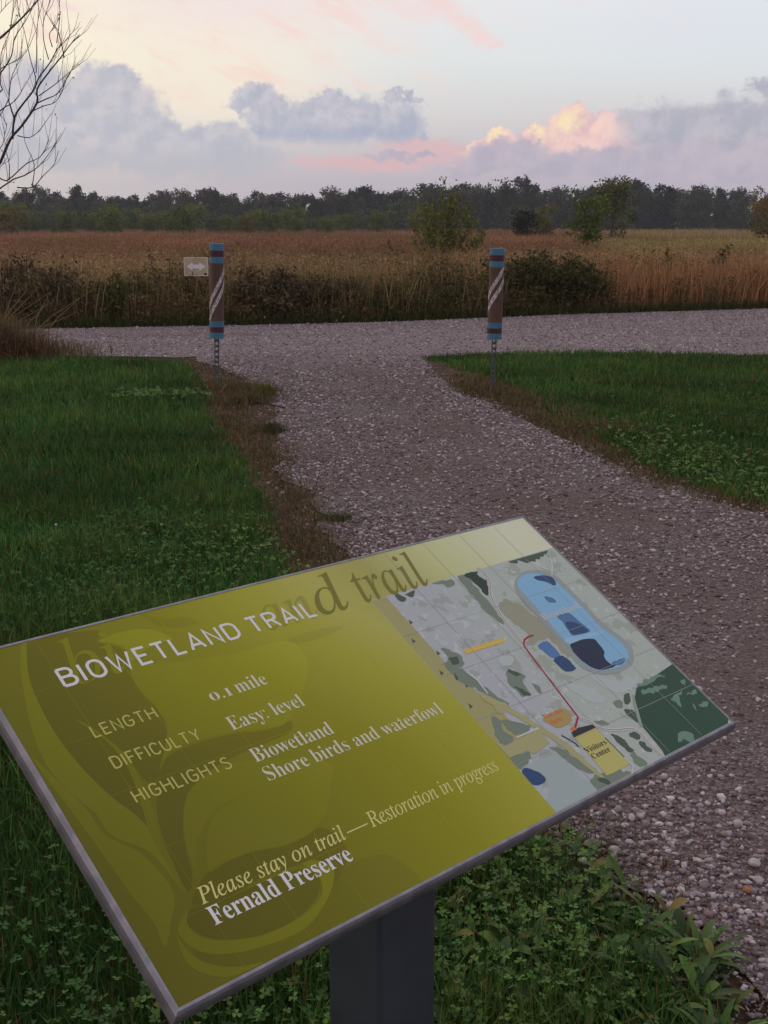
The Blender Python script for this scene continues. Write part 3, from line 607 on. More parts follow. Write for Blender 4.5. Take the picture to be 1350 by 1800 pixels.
c = q.mix(q.m('MULTIPLY', q.mr(n, .575, .582), .55), c, pr(136, 144, 128)); c = q.mix(q.m('MULTIPLY', q.mr(n2, .60, .607), .6), c, pr(182, 190, 188))
q.put(b.inputs['Base Color'], c)
mb = MB(); mb.flat([(.528, .0006), (SW-.0006, .0006), (SW-.0006, .3785), (.528, .3765)], .00006); tmap = on_sign(mb.build('trail_map', m))
band_m = print_mat('map_band', pr(152, 148, 98))
mb = MB(); mb.flat([(.5285, .09), (.585, .09), (.5560, .235), (.5548, .362), (.5548, .3755), (.5285, .3755)], .00009)
for k in range(8): mb.flat([(.534+.02*(k % 2), .11+.03*k), (.541+.02*(k % 2), .112+.03*k), (.538+.02*(k % 2), .119+.03*k)], .0001, 1)
on_sign(mb.build('site_margin', [band_m, MMAT['dgreen2']]), tmap)
def ruffle(pts, amp):
    out = []
    for i in range(len(pts)):
        a_, b_ = np.array(pts[i]), np.array(pts[(i+1) % len(pts)]); n = max(1, int(np.hypot(*(b_-a_))/.0022))
        for k in range(n):
            p_ = a_+(b_-a_)*k/n; q_ = p_[None]*1.0
            out.append((p_[0]+amp*2*(vnoise(q_[:, 0], q_[:, 1], 170, 77)[0]-.5), p_[1]+amp*2*(vnoise(q_[:, 0], q_[:, 1], 170, 78)[0]-.5)))
    return out
def map_part(name, test, z0):
    mb = MB(); ms = []
    i = 0
    for nm, mm, pts in MAPS:
        if not test(nm): continue
        if MMAT[mm] not in ms: ms.append(MMAT[mm])
        o_ = pts if nm in ('visc', 'yblk', 'bar', 'barO', 'fst', 'vcap') else ruffle(smooth_outline(pts, 3), .0026 if mm in ('sage', 'dgreen', 'dgreen2', 'pale', 'pale2', 'pale3', 'tan') else .0007)
        o_ = [(min(max(a_, .5285), SW-.0012), min(max(b_, .0012), .3765)) for a_, b_ in o_]
        mb.flat(o_, z0+.000005*i, ms.index(MMAT[mm])); i += 1
    return on_sign(mb.build(name, ms), tmap)
W_ = ('rim', 'pond', 'pd1', 'pd2', 'pd3', 'pd4', 'pd5', 'pd6', 'pd7', 'sp1', 'sp2', 'blob')
map_part('vegetation_patches', lambda s: s[:2] in ('gd', 'gr', 'gb', 'gs', 'gl', 'ri', 'ta', 'pl', 'wh') and s != 'rim', .00012)
map_part('printed_water', lambda s: s in W_, .00036)
map_part('printed_woodland', lambda s: s[:2] in ('fs', 'fp'), .00036)
map_part('printed_buildings', lambda s: s in ('yroad', 'ycirc', 'yblk', 'visc', 'vcap', 'yah', 'dot', 'bar'), .00044)
mb = MB(); ms = []
for k, (nm, mm, pts) in enumerate(MLINES):
    if MMAT[mm] not in ms: ms.append(MMAT[mm])
    if mm == 'road':
        if MMAT['white'] not in ms: ms.append(MMAT['white'])
        mb.stroke(smooth_outline(pts, 4, False),   .0052, .00050, mi=ms.index(MMAT['white']))
    mb.stroke(pts if mm in ('red', 'white') else smooth_outline(pts, 4, False), {'red': .0026, 'road': .0014, 'white': .0024, 'paleL': .0036, 'blackL': .0022}[mm], .00052+.000006*k, mi=ms.index(MMAT[mm]))
on_sign(mb.build('map_lines', ms), tmap)
mb = MB()
for k in range(8, 12): mb.stroke([(.0765*k, .004), (.0765*k, SH-.004)], .0006, .00060)
for k in range(1, 5): mb.stroke([(.53, .0765*k-.001), (SW-.002, .0765*k-.001)], .0006, .00060)
gm = mat('map_grid', pr(150, 155, 154), .4, .35); on_sign(mb.build('map_grid', gm), tmap)
serif('Biowetland', .769, .2575, .084, .0125, MMAT['white'], 'map_lettering', 'bold', -.004, tmap, .00066)
serif('Visitors', .641, .0505, .042, .0078, MMAT['black'], 'map_lettering', 'bold', 0, tmap, .00066)
serif('Center', .643, .0395, .036, .0078, MMAT['black'], 'map_lettering', 'bold', 0, tmap, .00066)
serif('You are', .625, .1165, .038, .0075, MMAT['orange'], 'map_lettering', 'bold', -.004, tmap, .00066)
serif('here', .630, .1055, .021, .0075, MMAT['orange'], 'map_lettering', 'bold', -.004, tmap, .00066)

# ------------------------------------------------------------------ trail bollards and the arrow sign
blue_m = mottled('blue_paint', srgb(74, 120, 148), srgb(84, 130, 158), 12, .5, .3); maroon_m = mat('maroon_paint', srgb(82, 46, 54), .5, .3)
brown_m = mottled('brown_plastic', srgb(92, 66, 62), srgb(102, 75, 69), 8, .5, .3); strip_m = mottled('white_strip', srgb(232, 222, 222), srgb(214, 204, 204), 60, .5, .3); ink_m = mat('strip_ink', srgb(56, 44, 46), .6)
steel_m = mottled('galvanised_steel', srgb(78, 84, 88), srgb(104, 110, 112), 20, .5, .5, .4)
def ring_band(r0, z0, z1, n=32, cap=False, dome=0.0):
    mb = MB(); V = [(r0*math.cos(2*math.pi*k/n), r0*math.sin(2*math.pi*k/n), z_) for z_ in (z0, z1) for k in range(n)]
    F = [(k, (k+1) % n, n+(k+1) % n, n+k) for k in range(n)] + [tuple(range(n, 2*n)), tuple(reversed(range(n)))]
    mb.add(V, F); return mb
def bollard(loc, rot, z0, z1, t_at, slope, shift, label):
    o = empty('trail_bollard', loc, rot, label, 'bollard', 'banded bollards either side of the path')
    r = .0655; L = z1-z0; T = lambda t: z1-t*L
    ch = MB()
    for sx in (-1, 1):
        ch.box((sx*.017, 0, (z0+.25)/2), (.010, .003, z0+.25)); ch.box((sx*.0205, .011, (z0+.25)/2), (.003, .022, z0+.25)); ch.box((sx*.0185, .0235, (z0+.25)/2), (.007, .003, z0+.25))
    zz = .05
    while zz < z0+.2: ch.box((0, 0, zz), (.024, .0026, .024)); zz += .05
    ch.build('channel_post', steel_m, o)
    s = ring_band(r, z0, z1).build('sleeve', brown_m, o); bevel(s, .003, 2)
    for k, (a_, c_, mm) in enumerate([(-.004, .070, 0), (.072, .135, 1), (.137, .203, 0), (.815, .878, 0), (.88, .936, 1), (.938, 1.004, 0)]):
        b_ = ring_band(r+(.0016 if mm == 0 else .0008), T(c_), T(a_)).build('blue_band' if mm == 0 else 'maroon_band', blue_m if mm == 0 else maroon_m, s)
    # two slanting lines of white letter blocks wound round the sleeve
    rr = random.Random(len(label)); mb = MB(); mk = MB()
    for line in (0, 1):
        dt = shift*line; ang = 95; 
        while ang > -88:
            wdt = rr.choice((7, 9, 11, 13)); a0, a1 = ang, ang-wdt
            V = []
            for s_ in range(4):
                aa = a0+(a1-a0)*s_/3; tm = t_at + (82-aa)*slope + dt
                for e in (-.039, .039):
                    ph = R(aa-90); V.append((math.cos(ph)*(r+.0012), math.sin(ph)*(r+.0012), T(tm+e)))
            mb.add(V, [(2*k, 2*k+1, 2*k+3, 2*k+2) for k in range(3)])
            for q_ in range(rr.choice((1, 2))):
                am = a0+(a1-a0)*rr.uniform(.2, .8); tm = t_at+(82-am)*slope+dt+rr.choice((-.02, 0, .02)); V = []
                for aa in (am-1.2, am+1.2):
                    for e in (-.014, .014):
                        ph = R(aa-90); V.append((math.cos(ph)*(r+.0022), math.sin(ph)*(r+.0022), T(tm+e)))
                mk.add(V, [(0, 1, 3, 2)])
            ang -= wdt+rr.choice((1.5, 2, 3.5))
    ls = mb.build('lettered_strip', strip_m, s); mk.build('strip_marks', ink_m, s)
    bc = MB(); bc.tube([(.02, -r-.001, T(.5)), (.02, -r-.004, T(.5))], .004, 8)
    return o
bollard((-1.562, 10.957, 0), (0, R(1.9), R(6)), .475, 1.325, .255, .0026, .145, 'brown bollard with blue bands at the left grass edge, beside the small arrow sign')
bollard((.992, 10.728, 0), (0, R(.7), R(-8)), .49, 1.285, .175, .0023, .15, 'brown bollard with blue bands standing in dry grass where the right lawn begins')

asn = empty('arrow_sign', (-2.885, 18.45, 0), (0, 0, R(2)), 'small tan sign with a white double arrow on a thin post across the road', 'sign')
tan_sign = mottled('tan_sign_paint', srgb(202, 184, 158), srgb(190, 170, 144), 9, .5, .3); wht = mat('sign_white', srgb(240, 232, 234), .5)
def rrect(w, h, r, n=5): return arc(w/2-r, h/2-r, r, r, 0, 90, n) + arc(-w/2+r, h/2-r, r, r, 90, 180, n) + arc(-w/2+r, -h/2+r, r, r, 180, 270, n) + arc(w/2-r, -h/2+r, r, r, 270, 360, n)
def upright(poly, y0, y1, zc):
    mb = MB(); n = len(poly); V = [(p_[0], y_, zc+p_[1]) for y_ in (y0, y1) for p_ in poly]
    mb.add(V, [tuple(range(n)), tuple(reversed(range(n, 2*n)))] + [(k, n+k, n+(k+1) % n, (k+1) % n) for k in range(n)]); return mb
sp = upright(rrect(.372, .285, .022), -.003, 0, .862).build('sign_panel', tan_sign, asn)
mb = MB(); ro, ri = rrect(.366, .279, .02), rrect(.350, .263, .016); n = len(ro)
mb.add([(x_, -.0036, .862+z_) for x_, z_ in ro+ri], [(k, (k+1) % n, n+(k+1) % n, n+k) for k in range(n)]); mb.build('border', wht, sp)
ar = [(-.145, 0), (-.05, .066), (-.05, .03), (.05, .03), (.05, .066), (.145, 0), (.05, -.066), (.05, -.03), (-.05, -.03), (-.05, -.066)]
upright(ar, -.0052, -.0034, .862).build('double_arrow', wht, sp)
mb = MB(); mb.tube([(0, -.003, .985), (0, -.007, .985)], .008, 8); mb.tube([(0, -.003, .74), (0, -.007, .74)], .008, 8); mb.build('bolt', ink_m, sp)
upright(rrect(.04, .034, .012), -.0045, -.0034, .75).build('sticker', ink_m, sp).location.x = .14
mb = MB(); mb.box((0, .012, .49), (.022, .02, .98)); mb.build('post', mottled('rusty_post', srgb(112, 98, 86), srgb(128, 114, 100), 15, .8), asn)
# ------------------------------------------------------------------ stones on the path and road
ICO_V = []; ph_ = (1+5**.5)/2
for s1 in (-1, 1):
    for s2 in (-ph_, ph_): ICO_V += [(0, s1, s2), (s1, s2, 0), (s2, 0, s1)]
ICO_V = np.array(ICO_V); ICO_V /= np.linalg.norm(ICO_V[0])
ICO_T = []
for i in range(12):
    for j in range(i+1, 12):
        for k in range(j+1, 12):
            if all(abs(np.linalg.norm(ICO_V[a_]-ICO_V[b_])-1.0515) < .01 for a_, b_ in ((i, j), (j, k), (i, k))):
                nn_ = np.cross(ICO_V[j]-ICO_V[i], ICO_V[k]-ICO_V[i]); ICO_T.append((i, j, k) if nn_ @ ICO_V[i] > 0 else (i, k, j))
ICO_T = np.array(ICO_T)
BOX_V = np.array([(x_, y_, z_) for x_ in (-.6, .6) for y_ in (-.6, .6) for z_ in (-.6, .6)])
BOX_T = np.array([(0, 1, 3), (0, 3, 2), (4, 6, 7), (4, 7, 5), (0, 4, 5), (0, 5, 1), (2, 3, 7), (2, 7, 6), (0, 2, 6), (0, 6, 4), (1, 5, 7), (1, 7, 3)])
def stones(x, y, z, size, col, r=rng, angular=True):
    n = len(x); B_, T_ = (BOX_V, BOX_T) if angular else (ICO_V, ICO_T); m = len(B_)
    V = B_[None]*(1+r.normal(0, .30 if angular else .16, (n, m, 3)))
    V = V*np.stack([1+.25*r.random(n), .65+.3*r.random(n), .42+.28*r.random(n)], 1)[:, None]*size[:, None, None]*.5
    t = r.normal(0, .5, n); c_, s_ = np.cos(t)[:, None], np.sin(t)[:, None]
    V = np.stack([V[..., 0], V[..., 1]*c_-V[..., 2]*s_, V[..., 1]*s_+V[..., 2]*c_], 2)
    t = r.random(n)*6.28; c_, s_ = np.cos(t)[:, None], np.sin(t)[:, None]
    V = np.stack([V[..., 0]*c_-V[..., 1]*s_, V[..., 0]*s_+V[..., 1]*c_, V[..., 2]], 2) + np.stack([x, y, z+size*.13], 1)[:, None]
    return V.reshape(-1, 3), (np.arange(n)[:, None, None]*m+T_[None]).reshape(-1, 3), np.repeat(col, m, axis=0)
def scatter(poly, n, box=None, r=rng):
    P_ = np.array(poly); lo = P_.min(0) if box is None else np.array(box[:2]); hi = P_.max(0) if box is None else np.array(box[2:])
    x = lo[0]+(hi[0]-lo[0])*r.random(n); y = lo[1]+(hi[1]-lo[1])*r.random(n); k = inside(x, y, poly); return x[k], y[k]
stone_m = attr_mat('gravel_stone', .85, .25)
SC = [srgb(138, 126, 130), srgb(158, 147, 151), srgb(118, 105, 108), srgb(98, 84, 86), srgb(176, 167, 168), srgb(126, 108, 105)]
SC = np.array([c_[:3] for c_ in SC])*np.array([1.24, 1.22, 1.27])
path_poly = LPATH + RPATH
parts = []
def stone_zone(box, dens, smin, smax, edge_boost, z=.012, poly=path_poly, keep=None):
    n = int(dens*(box[2]-box[0])*(box[3]-box[1])); x, y = scatter(poly, n, box)
    ed = np.minimum(edge_dist(x, y, LPATH), edge_dist(x, y, RPATH)); pr_ = edge_boost+(1-edge_boost)*np.exp(-(ed/.42)**2)
    pr_ *= .25+1.2*vnoise(x, y, 1.7, 5)
    k = rng.random(len(x)) < pr_; x, y = x[k], y[k]; n = len(x)
    s = smin+(smax*1.2-smin)*rng.random(n)**3.6; c_ = SC[rng.integers(0, len(SC), n)]*(.82+.34*rng.random((n, 1)))
    parts.append(stones(x, y, np.full(n, z), s, c_))
stone_zone((.3, 1.2, 3.2, 3.6), 11000, .004, .019, .60)
stone_zone((-.3, 3.6, 3.2, 5.6), 9000, .005, .022, .30)
stone_zone((-1.1, 5.6, 2.6, 8.6), 5200, .007, .025, .26)
stone_zone((-2.4, 8.6, 1.6, 13.7), 2400, .009, .030, .38)
# stray stones where gravel thins into the grass and earth
n = 3200; t = rng.random(n); ii = rng.integers(0, len(LPATH)-1, n); A = np.array(LPATH); pp = A[ii]+(A[ii+1]-A[ii])*t[:, None]+rng.normal(0, .13, (n, 2))+np.array([-.03, 0])
parts.append(stones(pp[:, 0], pp[:, 1], np.full(n, .006), .006+.02*rng.random(n)**3, SC[rng.integers(0, 6, n)]))
n = 2400; t = rng.random(n); ii = rng.integers(1, len(RPATH)-1, n); A = np.array(RPATH); pp = A[ii]+(A[ii+1]-A[ii])*t[:, None]+rng.normal(0, .10, (n, 2))
parts.append(stones(pp[:, 0], pp[:, 1], np.full(n, .006), .008+.02*rng.random(n)**2, SC[rng.integers(0, 6, n)]))
n = 420; px_ = .42+.5*rng.random(n); py_ = 2.25+.75*rng.random(n); parts.append(stones(px_, py_, np.full(n, .01), .010+.020*rng.random(n)**2, SC[rng.integers(0, 6, n)]*1.1))
n = 190; px_ = .42+.7*rng.random(n); py_ = 2.2+.8*rng.random(n); k = inside(px_, py_, path_poly); px_, py_ = px_[k], py_[k]; n = len(px_); parts.append(stones(px_, py_, np.full(n, .012), .011+.015*rng.random(n), SC[rng.integers(0, 6, n)]*1.3, angular=False))
v_, t_, c_ = merge(parts); tag(link('path_stones', np_mesh('path_stones', v_, t_, c_), stone_m), 'loose grey crushed stones lying on the gravel path', 'gravel', kind='stuff')
parts = []; x, y = scatter(road, 90000, (-8, 13, 9, 24)); n = len(x)
parts.append(stones(x, y, np.full(n, .008), .009+.03*rng.random(n)**3, SC[rng.integers(0, 6, n)]*(.95+.4*rng.random((n, 1)))))
v_, t_, c_ = merge(parts); tag(link('road_stones', np_mesh('road_stones', v_, t_, c_), stone_m), 'coarse pale stones strewn over the crossing gravel road', 'gravel', kind='stuff')
# a few pebbles large enough to tell apart
pb_white = mottled('pale_pebble', srgb(176, 168, 166), srgb(196, 190, 188), 60, .8); pb_rust = mottled('rusty_pebble', srgb(170, 122, 92), srgb(150, 104, 82), 50, .8); pb_grey = mottled('grey_pebble', srgb(140, 134, 138), srgb(162, 156, 158), 60, .8)
def pebble(x, y, s, m, label, asp=.8):
    mb = MB(); n = 10; rr = random.Random(int(x*1000)); V = []; 
    for i in range(7):
        th = math.pi*i/6
        for k in range(n):
            p_ = 2*math.pi*k/n; q_ = 1+.09*math.sin(2*p_+x*40)+.05*rr.uniform(-1, 1)
            V.append((math.sin(th)*math.cos(p_)*q_*s/2, math.sin(th)*math.sin(p_)*q_*s/2*asp, (math.cos(th)*.62)*s/2))
    F = [(i*n+k, (i+1)*n+k, (i+1)*n+(k+1) % n, i*n+(k+1) % n) for i in range(6) for k in range(n)]
    mb.add(V, F); o = mb.build('pebble', m, smooth=True); o.location = (x, y, .012+s*.25); o.rotation_euler = (.1, .1, x*17)
    return tag(o, label, 'pebble', 'larger pebbles on the gravel near the sign')
pebble(.883, 2.529, .034, pb_white, 'round whitish pebble on the gravel, largest near the lower right edge')
pebble(.832, 2.415, .026, pb_rust, 'rusty orange pebble among the grey gravel')
pebble(.900, 2.722, .030, pb_white, 'pale angular stone at the right edge of the gravel', .65)
pebble(.790, 2.790, .026, pb_grey, 'smooth oval pebble on bare gravel, alone to the right of the sign corner', .7)
pebble(.610, 2.795, .030, pb_grey, 'grey stone of a pair just below the sign edge', .6)
pebble(.636, 2.750, .030, pb_white, 'pale stone of a pair just below the sign edge', .6)
pebble(.560, 2.595, .027, pb_white, 'pale flat stone on the dark earth beside the grass', .6)

# ------------------------------------------------------------------ lawn
grass_m = attr_mat('grass_blades', .6, .2, .25)
LG = [srgb(74, 106, 44), srgb(56, 90, 38), srgb(94, 124, 56), srgb(64, 98, 48)]
LG = np.array([c_[:3] for c_ in LG])*np.array([.96, 1.03, 1.15])
def lawn_part(poly, box, dens, hmin, hmax, wid, nseg, fade_line, dry=.05, r=rng):
    n = int(dens*(box[2]-box[0])*(box[3]-box[1])); x, y = scatter(poly, n, box)
    pn = vnoise(x, y, 1.1, 21); pn2 = vnoise(x, y, 3.7, 22)
    d = edge_dist(x, y, fade_line) if fade_line is not None else np.full(len(x), 9.)
    k = rng.random(len(x)) < np.clip((d+.02)/.09, .12, 1)*(.55+.6*pn2); x, y, pn, pn2, d = x[k], y[k], pn[k], pn2[k], d[k]; n = len(x)
    h = (hmin+(hmax-hmin)*rng.random(n)**1.3)*(.7+.6*pn2)*np.clip(.5+d*3.5, .5, 1)
    c_ = LG[rng.integers(0, 4, n)]*(1+rng.normal(0, .2, (n, 1)))*(.62+.8*pn[:, None]); c_[:, 0] *= (.75+.6*pn2)
    dr = rng.random(n) < dry*(1+3*np.exp(-(d/.1)**2)); c_[dr] = np.array(srgb(140, 116, 74)[:3])*(.6+.6*rng.random((dr.sum(), 1)))
    return blades(x, y, np.zeros(n), h, wid*(.7+.6*rng.random(n)), np.clip(c_, .004, 1), lean=.55, nseg=nseg, droop=.5)
parts = [lawn_part(lawn_l, (-1.9, 1.3, .8, 2.7), 13000, .05, .13, .0042, 4, LGRASS, .05),
         lawn_part(lawn_l, (-1.9, 2.7, .5, 4.4), 8500, .05, .12, .005, 3, LGRASS, .03),
         lawn_part(lawn_l, (-2.4, 4.4, -.3, 6.6), 6000, .045, .11, .006, 3, LGRASS, .03),
         lawn_part(lawn_l, (-3.4, 6.6, -.6, 9.5), 3600, .045, .10, .008, 2, LGRASS, .03),
         lawn_part(lawn_l, (-5.0, 9.5, -1.2, 13.7), 2200, .05, .11, .011, 2, LGRASS, .03)]
v_, t_, c_ = merge(parts); tag(link('lawn_grass', np_mesh('lawn_grass', v_, t_, c_), grass_m), 'dark green mown grass to the left of the path and under the sign', 'grass', kind='stuff')
parts = [lawn_part(lawn_r, (1.5, 4.6, 3.2, 8.2), 3600, .045, .105, .008, 2, RGRASS, .05),
         lawn_part(lawn_r, (.9, 8.2, 4.4, 10.8), 2800, .045, .10, .010, 2, RGRASS, .05),
         lawn_part(lawn_r, (.3, 10.8, 5.4, 14.1), 2200, .05, .10, .012, 2, RGRASS, .05)]
v_, t_, c_ = merge(parts); tag(link('lawn_grass', np_mesh('lawn_grass', v_, t_, c_), grass_m), 'green mown grass to the right of the path behind the right bollard', 'grass', kind='stuff')
# dry straw along the worn edges of the path
parts = []
straw = np.array([srgb(128, 102, 74)[:3], srgb(104, 80, 62)[:3], srgb(98, 92, 56)[:3], srgb(142, 120, 92)[:3], srgb(78, 94, 48)[:3]])
def straw_strip(line, n, sd, off, h, y0=None, wmul=1.0):
    A = np.array(line, float); L_ = np.hypot(*(A[1:]-A[:-1]).T); ii = rng.choice(len(L_), n, p=L_/L_.sum()); t = rng.random(n)
    p_ = A[ii]+(A[ii+1]-A[ii])*t[:, None]; p_ = p_+rng.normal(0, sd, (n, 2)); p_[:, 0] += off
    k = rng.random(n) < vnoise(p_[:, 0], p_[:, 1], 2.2, 40)*1.5; p_ = p_[k]; n = len(p_)
    wd = np.maximum(.004, .00085*p_[:, 1])*wmul
    parts.append(blades(p_[:, 0], p_[:, 1], np.full(n, .005), h*(.4+.9*rng.random(n)), wd, straw[rng.integers(0, 5, n)]*(.6+.6*rng.random((n, 1))), lean=1.0, nseg=2, droop=.6))
straw_strip(LGRASS[3:10], 11000, .10, .12, .05); straw_strip(LGRASS[2:9], 5000, .16, .20, .035)
straw_strip(LGRASS[8:13], 2500, .07, .06, .05)
straw_strip([(-1.62, 10.9), (-1.2, 10.75), (-1.1, 10.2), (-1.3, 9.9)], 2600, .10, 0, .11)
straw_strip(RGRASS[1:8], 6500, .07, -.08, .05)
straw_strip([(.75, 11.1), (1.0, 10.6), (1.3, 9.9), (1.5, 9.2)], 2600, .13, 0, .10)
straw_strip([(1.45, 8.8), (1.75, 8.5)], 800, .10, 0, .10)
v_, t_, c_ = merge(parts); tag(link('dry_grass', np_mesh('dry_grass', v_, t_, c_), grass_m), 'short dry brown grass along both worn edges of the path', 'grass', kind='stuff')

# clover and broad leaves in the near lawn
def clover(x, y, h, s, col, r=rng):
    n = len(x); out = []; ph = r.random(n)*6.28; lx = r.normal(0, .02, n); ly = r.normal(0, .02, n)
    prof = np.array([(0, 0), (.45, .38), (.9, .46), (1.0, .18), (.92, 0), (1.0, -.18), (.9, -.46), (.45, -.38)])
    T0 = np.array([(0, 1, 2), (0, 2, 3), (0, 3, 4), (0, 4, 5), (0, 5, 6), (0, 6, 7)])
    tx, ty = r.normal(0, .35, n), r.normal(0, .35, n)
    for k in range(3):
        a_ = ph+k*2.094; ca, sa = np.cos(a_)[:, None], np.sin(a_)[:, None]
        X = (prof[None, :, 0]*ca-prof[None, :, 1]*sa)*s[:, None]; Y = (prof[None, :, 0]*sa+prof[None, :, 1]*ca)*s[:, None]
        Zz = h[:, None]+X*tx[:, None]+Y*ty[:, None]+np.abs(prof[None, :, 1])*s[:, None]*.35
        V = np.stack([x[:, None]+lx[:, None]+X, y[:, None]+ly[:, None]+Y, Zz], 2).reshape(-1, 3)
        out.append((V, (np.arange(n)[:, None, None]*8+T0[None]).reshape(-1, 3), np.repeat(col, 8, axis=0)))
    out.append(blades(x, y, np.zeros(n), h, np.full(n, .002), col*.8, lean=.05, nseg=1))
    return merge(out)
parts = []
def clover_patch(cx, cy, rx, ry, n, base, smin=.007, smax=.013):
    x = cx+rx*rng.normal(0, .5, n); y = cy+ry*rng.normal(0, .5, n); k = inside(x, y, lawn_l) | inside(x, y, lawn_r); x, y = x[k], y[k]; n = len(x)
    c_ = jitter(base, n, .25, .08); parts.append(clover(x, y, .035+.055*rng.random(n), smin+(smax-smin)*rng.random(n), c_))
cg = srgb(98, 128, 66); cg2 = srgb(70, 104, 54)
clover_patch(.28, 2.15, .36, .45, 620, cg); clover_patch(.45, 2.5, .25, .2, 160, cg); clover_patch(-.3, 1.75, .5, .35, 420, cg2); clover_patch(-.6, 2.2, .4, .5, 300, cg2); clover_patch(-.35, 2.0, .3, .3, 160, cg)
clover_patch(-1.1, 4.6, .5, .8, 900, cg2); clover_patch(-.7, 5.2, .4, .7, 500, cg); clover_patch(-1.2, 5.6, .4, .5, 500, cg2); clover_patch(1.85, 7.5, .45, 1.4, 750, cg, .010, .016); clover_patch(2.4, 6.7, .7, 1.1, 650, cg, .010, .016); clover_patch(3.2, 9, 1.2, 1.6, 500, cg2, .012, .018); clover_patch(-1.9, 10.2, .45, .2, 500, cg, .014, .022)
v_, t_, c_ = merge(parts); tag(link('clover', np_mesh('clover', v_, t_, c_), grass_m), 'three-leaved clover growing through the lawn', 'clover', kind='stuff')

def leaf_strip(base, az, length, width, rise, arch, n=6, prof=None, fold=.25):
    """one lanceolate leaf: verts, tris"""
    V = []; d = np.array([math.cos(az), math.sin(az), 0]); s = np.array([-math.sin(az), math.cos(az), 0])
    for i in range(n+1):
        t = i/n; c_ = np.array(base)+d*length*t*(1-.15*arch*t)+np.array([0, 0, length*(rise*t-arch*t*t)])
        w = width*(prof(t) if prof else math.sin(math.pi*min(.97, (t*.92+.06)))**.8)/2
        V += [c_-s*w+np.array([0, 0, w*fold]), c_, c_+s*w+np.array([0, 0, w*fold])]
    T = []
    for i in range(n):
        a_ = 3*i
        for j in (0, 1): T += [(a_+j, a_+j+1, a_+j+4), (a_+j, a_+j+4, a_+j+3)]
    return np.array(V), np.array(T)
leaf_m = attr_mat('broad_leaf', .5, .3, .2)
def rosette(name, x, y, nl, lmin, lmax, wr, col, label, cat, rise=(.3, 1.0), arch=(.3, .8), prof=None):
    parts = []; 
    for k in range(nl):
        L_ = random.uniform(lmin, lmax)*.78; az_ = k*2.4+random.uniform(-.3, .3)
        v, t = leaf_strip((random.uniform(-.008, .008), random.uniform(-.008, .008), .004), az_, L_, L_*wr*random.uniform(.8, 1.2), random.uniform(*rise), random.uniform(*arch), prof=prof)
        parts.append((v, t, np.repeat(jitter(col, 1, .18, .08), len(v), axis=0)))
    v, t, c_ = merge(parts); o = link(name, np_mesh(name, v, t, c_, True), leaf_m); o.location = (x, y, 0)
    return tag(o, label, cat, 'broad-leaved weeds in the grass by the post')
gl_, gy_ = srgb(78, 110, 50), srgb(110, 138, 58)
lob = lambda t: (.25+.75*t)*(1-.35*abs(math.sin(t*15)))*(1 if t < .9 else (1-t)*8+.2)
rosette('plantain', .60, 2.03, 26, .10, .19, .13, srgb(60, 84, 40), 'large narrow-leaved plantain at the bottom right corner of the grass', 'weed', (.5, 1.2), (.3, .7))
rosette('plantain', .27, 2.10, 14, .07, .13, .20, gy_, 'bright plantain rosette in the clover right of the post', 'weed', (.3, .8))
rosette('plantain', .47, 2.30, 12, .08, .13, .2, gl_, 'dark plantain among the weeds above the bright rosette', 'weed')
rosette('plantain', .30, 2.42, 10, .08, .12, .28, gl_, 'broad-leaved plantain just right of the post below the sign', 'weed', (.5, 1.1))
rosette('dandelion', .45, 2.36, 9, .08, .13, .28, gy_, 'yellow-green toothed dandelion leaves near the gravel edge', 'weed', (.3, .9), (.2, .6), lob)
rosette('dandelion', .54, 2.22, 10, .07, .12, .26, gl_, 'toothed dark dandelion leaves beside the large plantain', 'weed', (.3, .9), (.2, .6), lob)
rosette('plantain', .655, 2.16, 20, .10, .17, .14, gl_, 'strap-leaved plantain at the gravel edge above the large corner one', 'weed', (.5, 1.2), (.3, .7))
rosette('plantain', .53, 2.10, 18, .10, .17, .15, gl_, 'leafy plantain left of the large corner one', 'weed', (.5, 1.2), (.3, .7))
rosette('plantain', .62, 1.90, 18, .10, .18, .14, gl_, 'plantain cut off by the bottom right edge of the grass', 'weed', (.5, 1.2), (.3, .7))
rosette('plantain', .40, 2.02, 14, .09, .14, .17, gl_, 'mid-sized plantain at the bottom between bright rosette and corner', 'weed', (.4, 1.0), (.3, .7))
rosette('dandelion', -.02, 1.92, 8, .06, .11, .26, gl_, 'toothed dandelion leaves low in the grass left of the post', 'weed', (.3, .9), (.2, .6), lob)
rosette('plantain', .15, 1.95, 12, .06, .12, .2, srgb(84, 110, 62), 'pale plantain at the bottom edge beside the post', 'weed', (.4, .9))
rosette('plantain', -.28, 5.25, 6, .06, .10, .3, srgb(96, 106, 66), 'small flat weed on the brown earth behind the sign top edge', 'weed', (.1, .4))
parts = []
for k in range(760):
    x_ = random.uniform(.02, .72); y_ = random.uniform(1.75, 2.62)
    if not inside(np.array([x_]), np.array([y_]), lawn_l)[0]: continue
    L_ = random.uniform(.03, .085); v, t = leaf_strip((x_, y_, random.uniform(.005, .03)), random.uniform(0, 6.28), L_, L_*random.choice((.16, .22, .3, .42)), random.uniform(.3, 1.2), random.uniform(.3, .9))
    parts.append((v, t, np.repeat(jitter(random.choice((srgb(82, 114, 48), srgb(66, 94, 44), srgb(104, 130, 60), srgb(72, 104, 54), srgb(60, 84, 40), srgb(122, 118, 62))), 1, .2, .08), len(v), axis=0)))
v_, t_, c_ = merge(parts); tag(link('broad_leaves', np_mesh('broad_leaves', v_, t_, c_, True), leaf_m), 'mixed broad green leaves growing in the grass right of the post', 'weeds', kind='stuff')
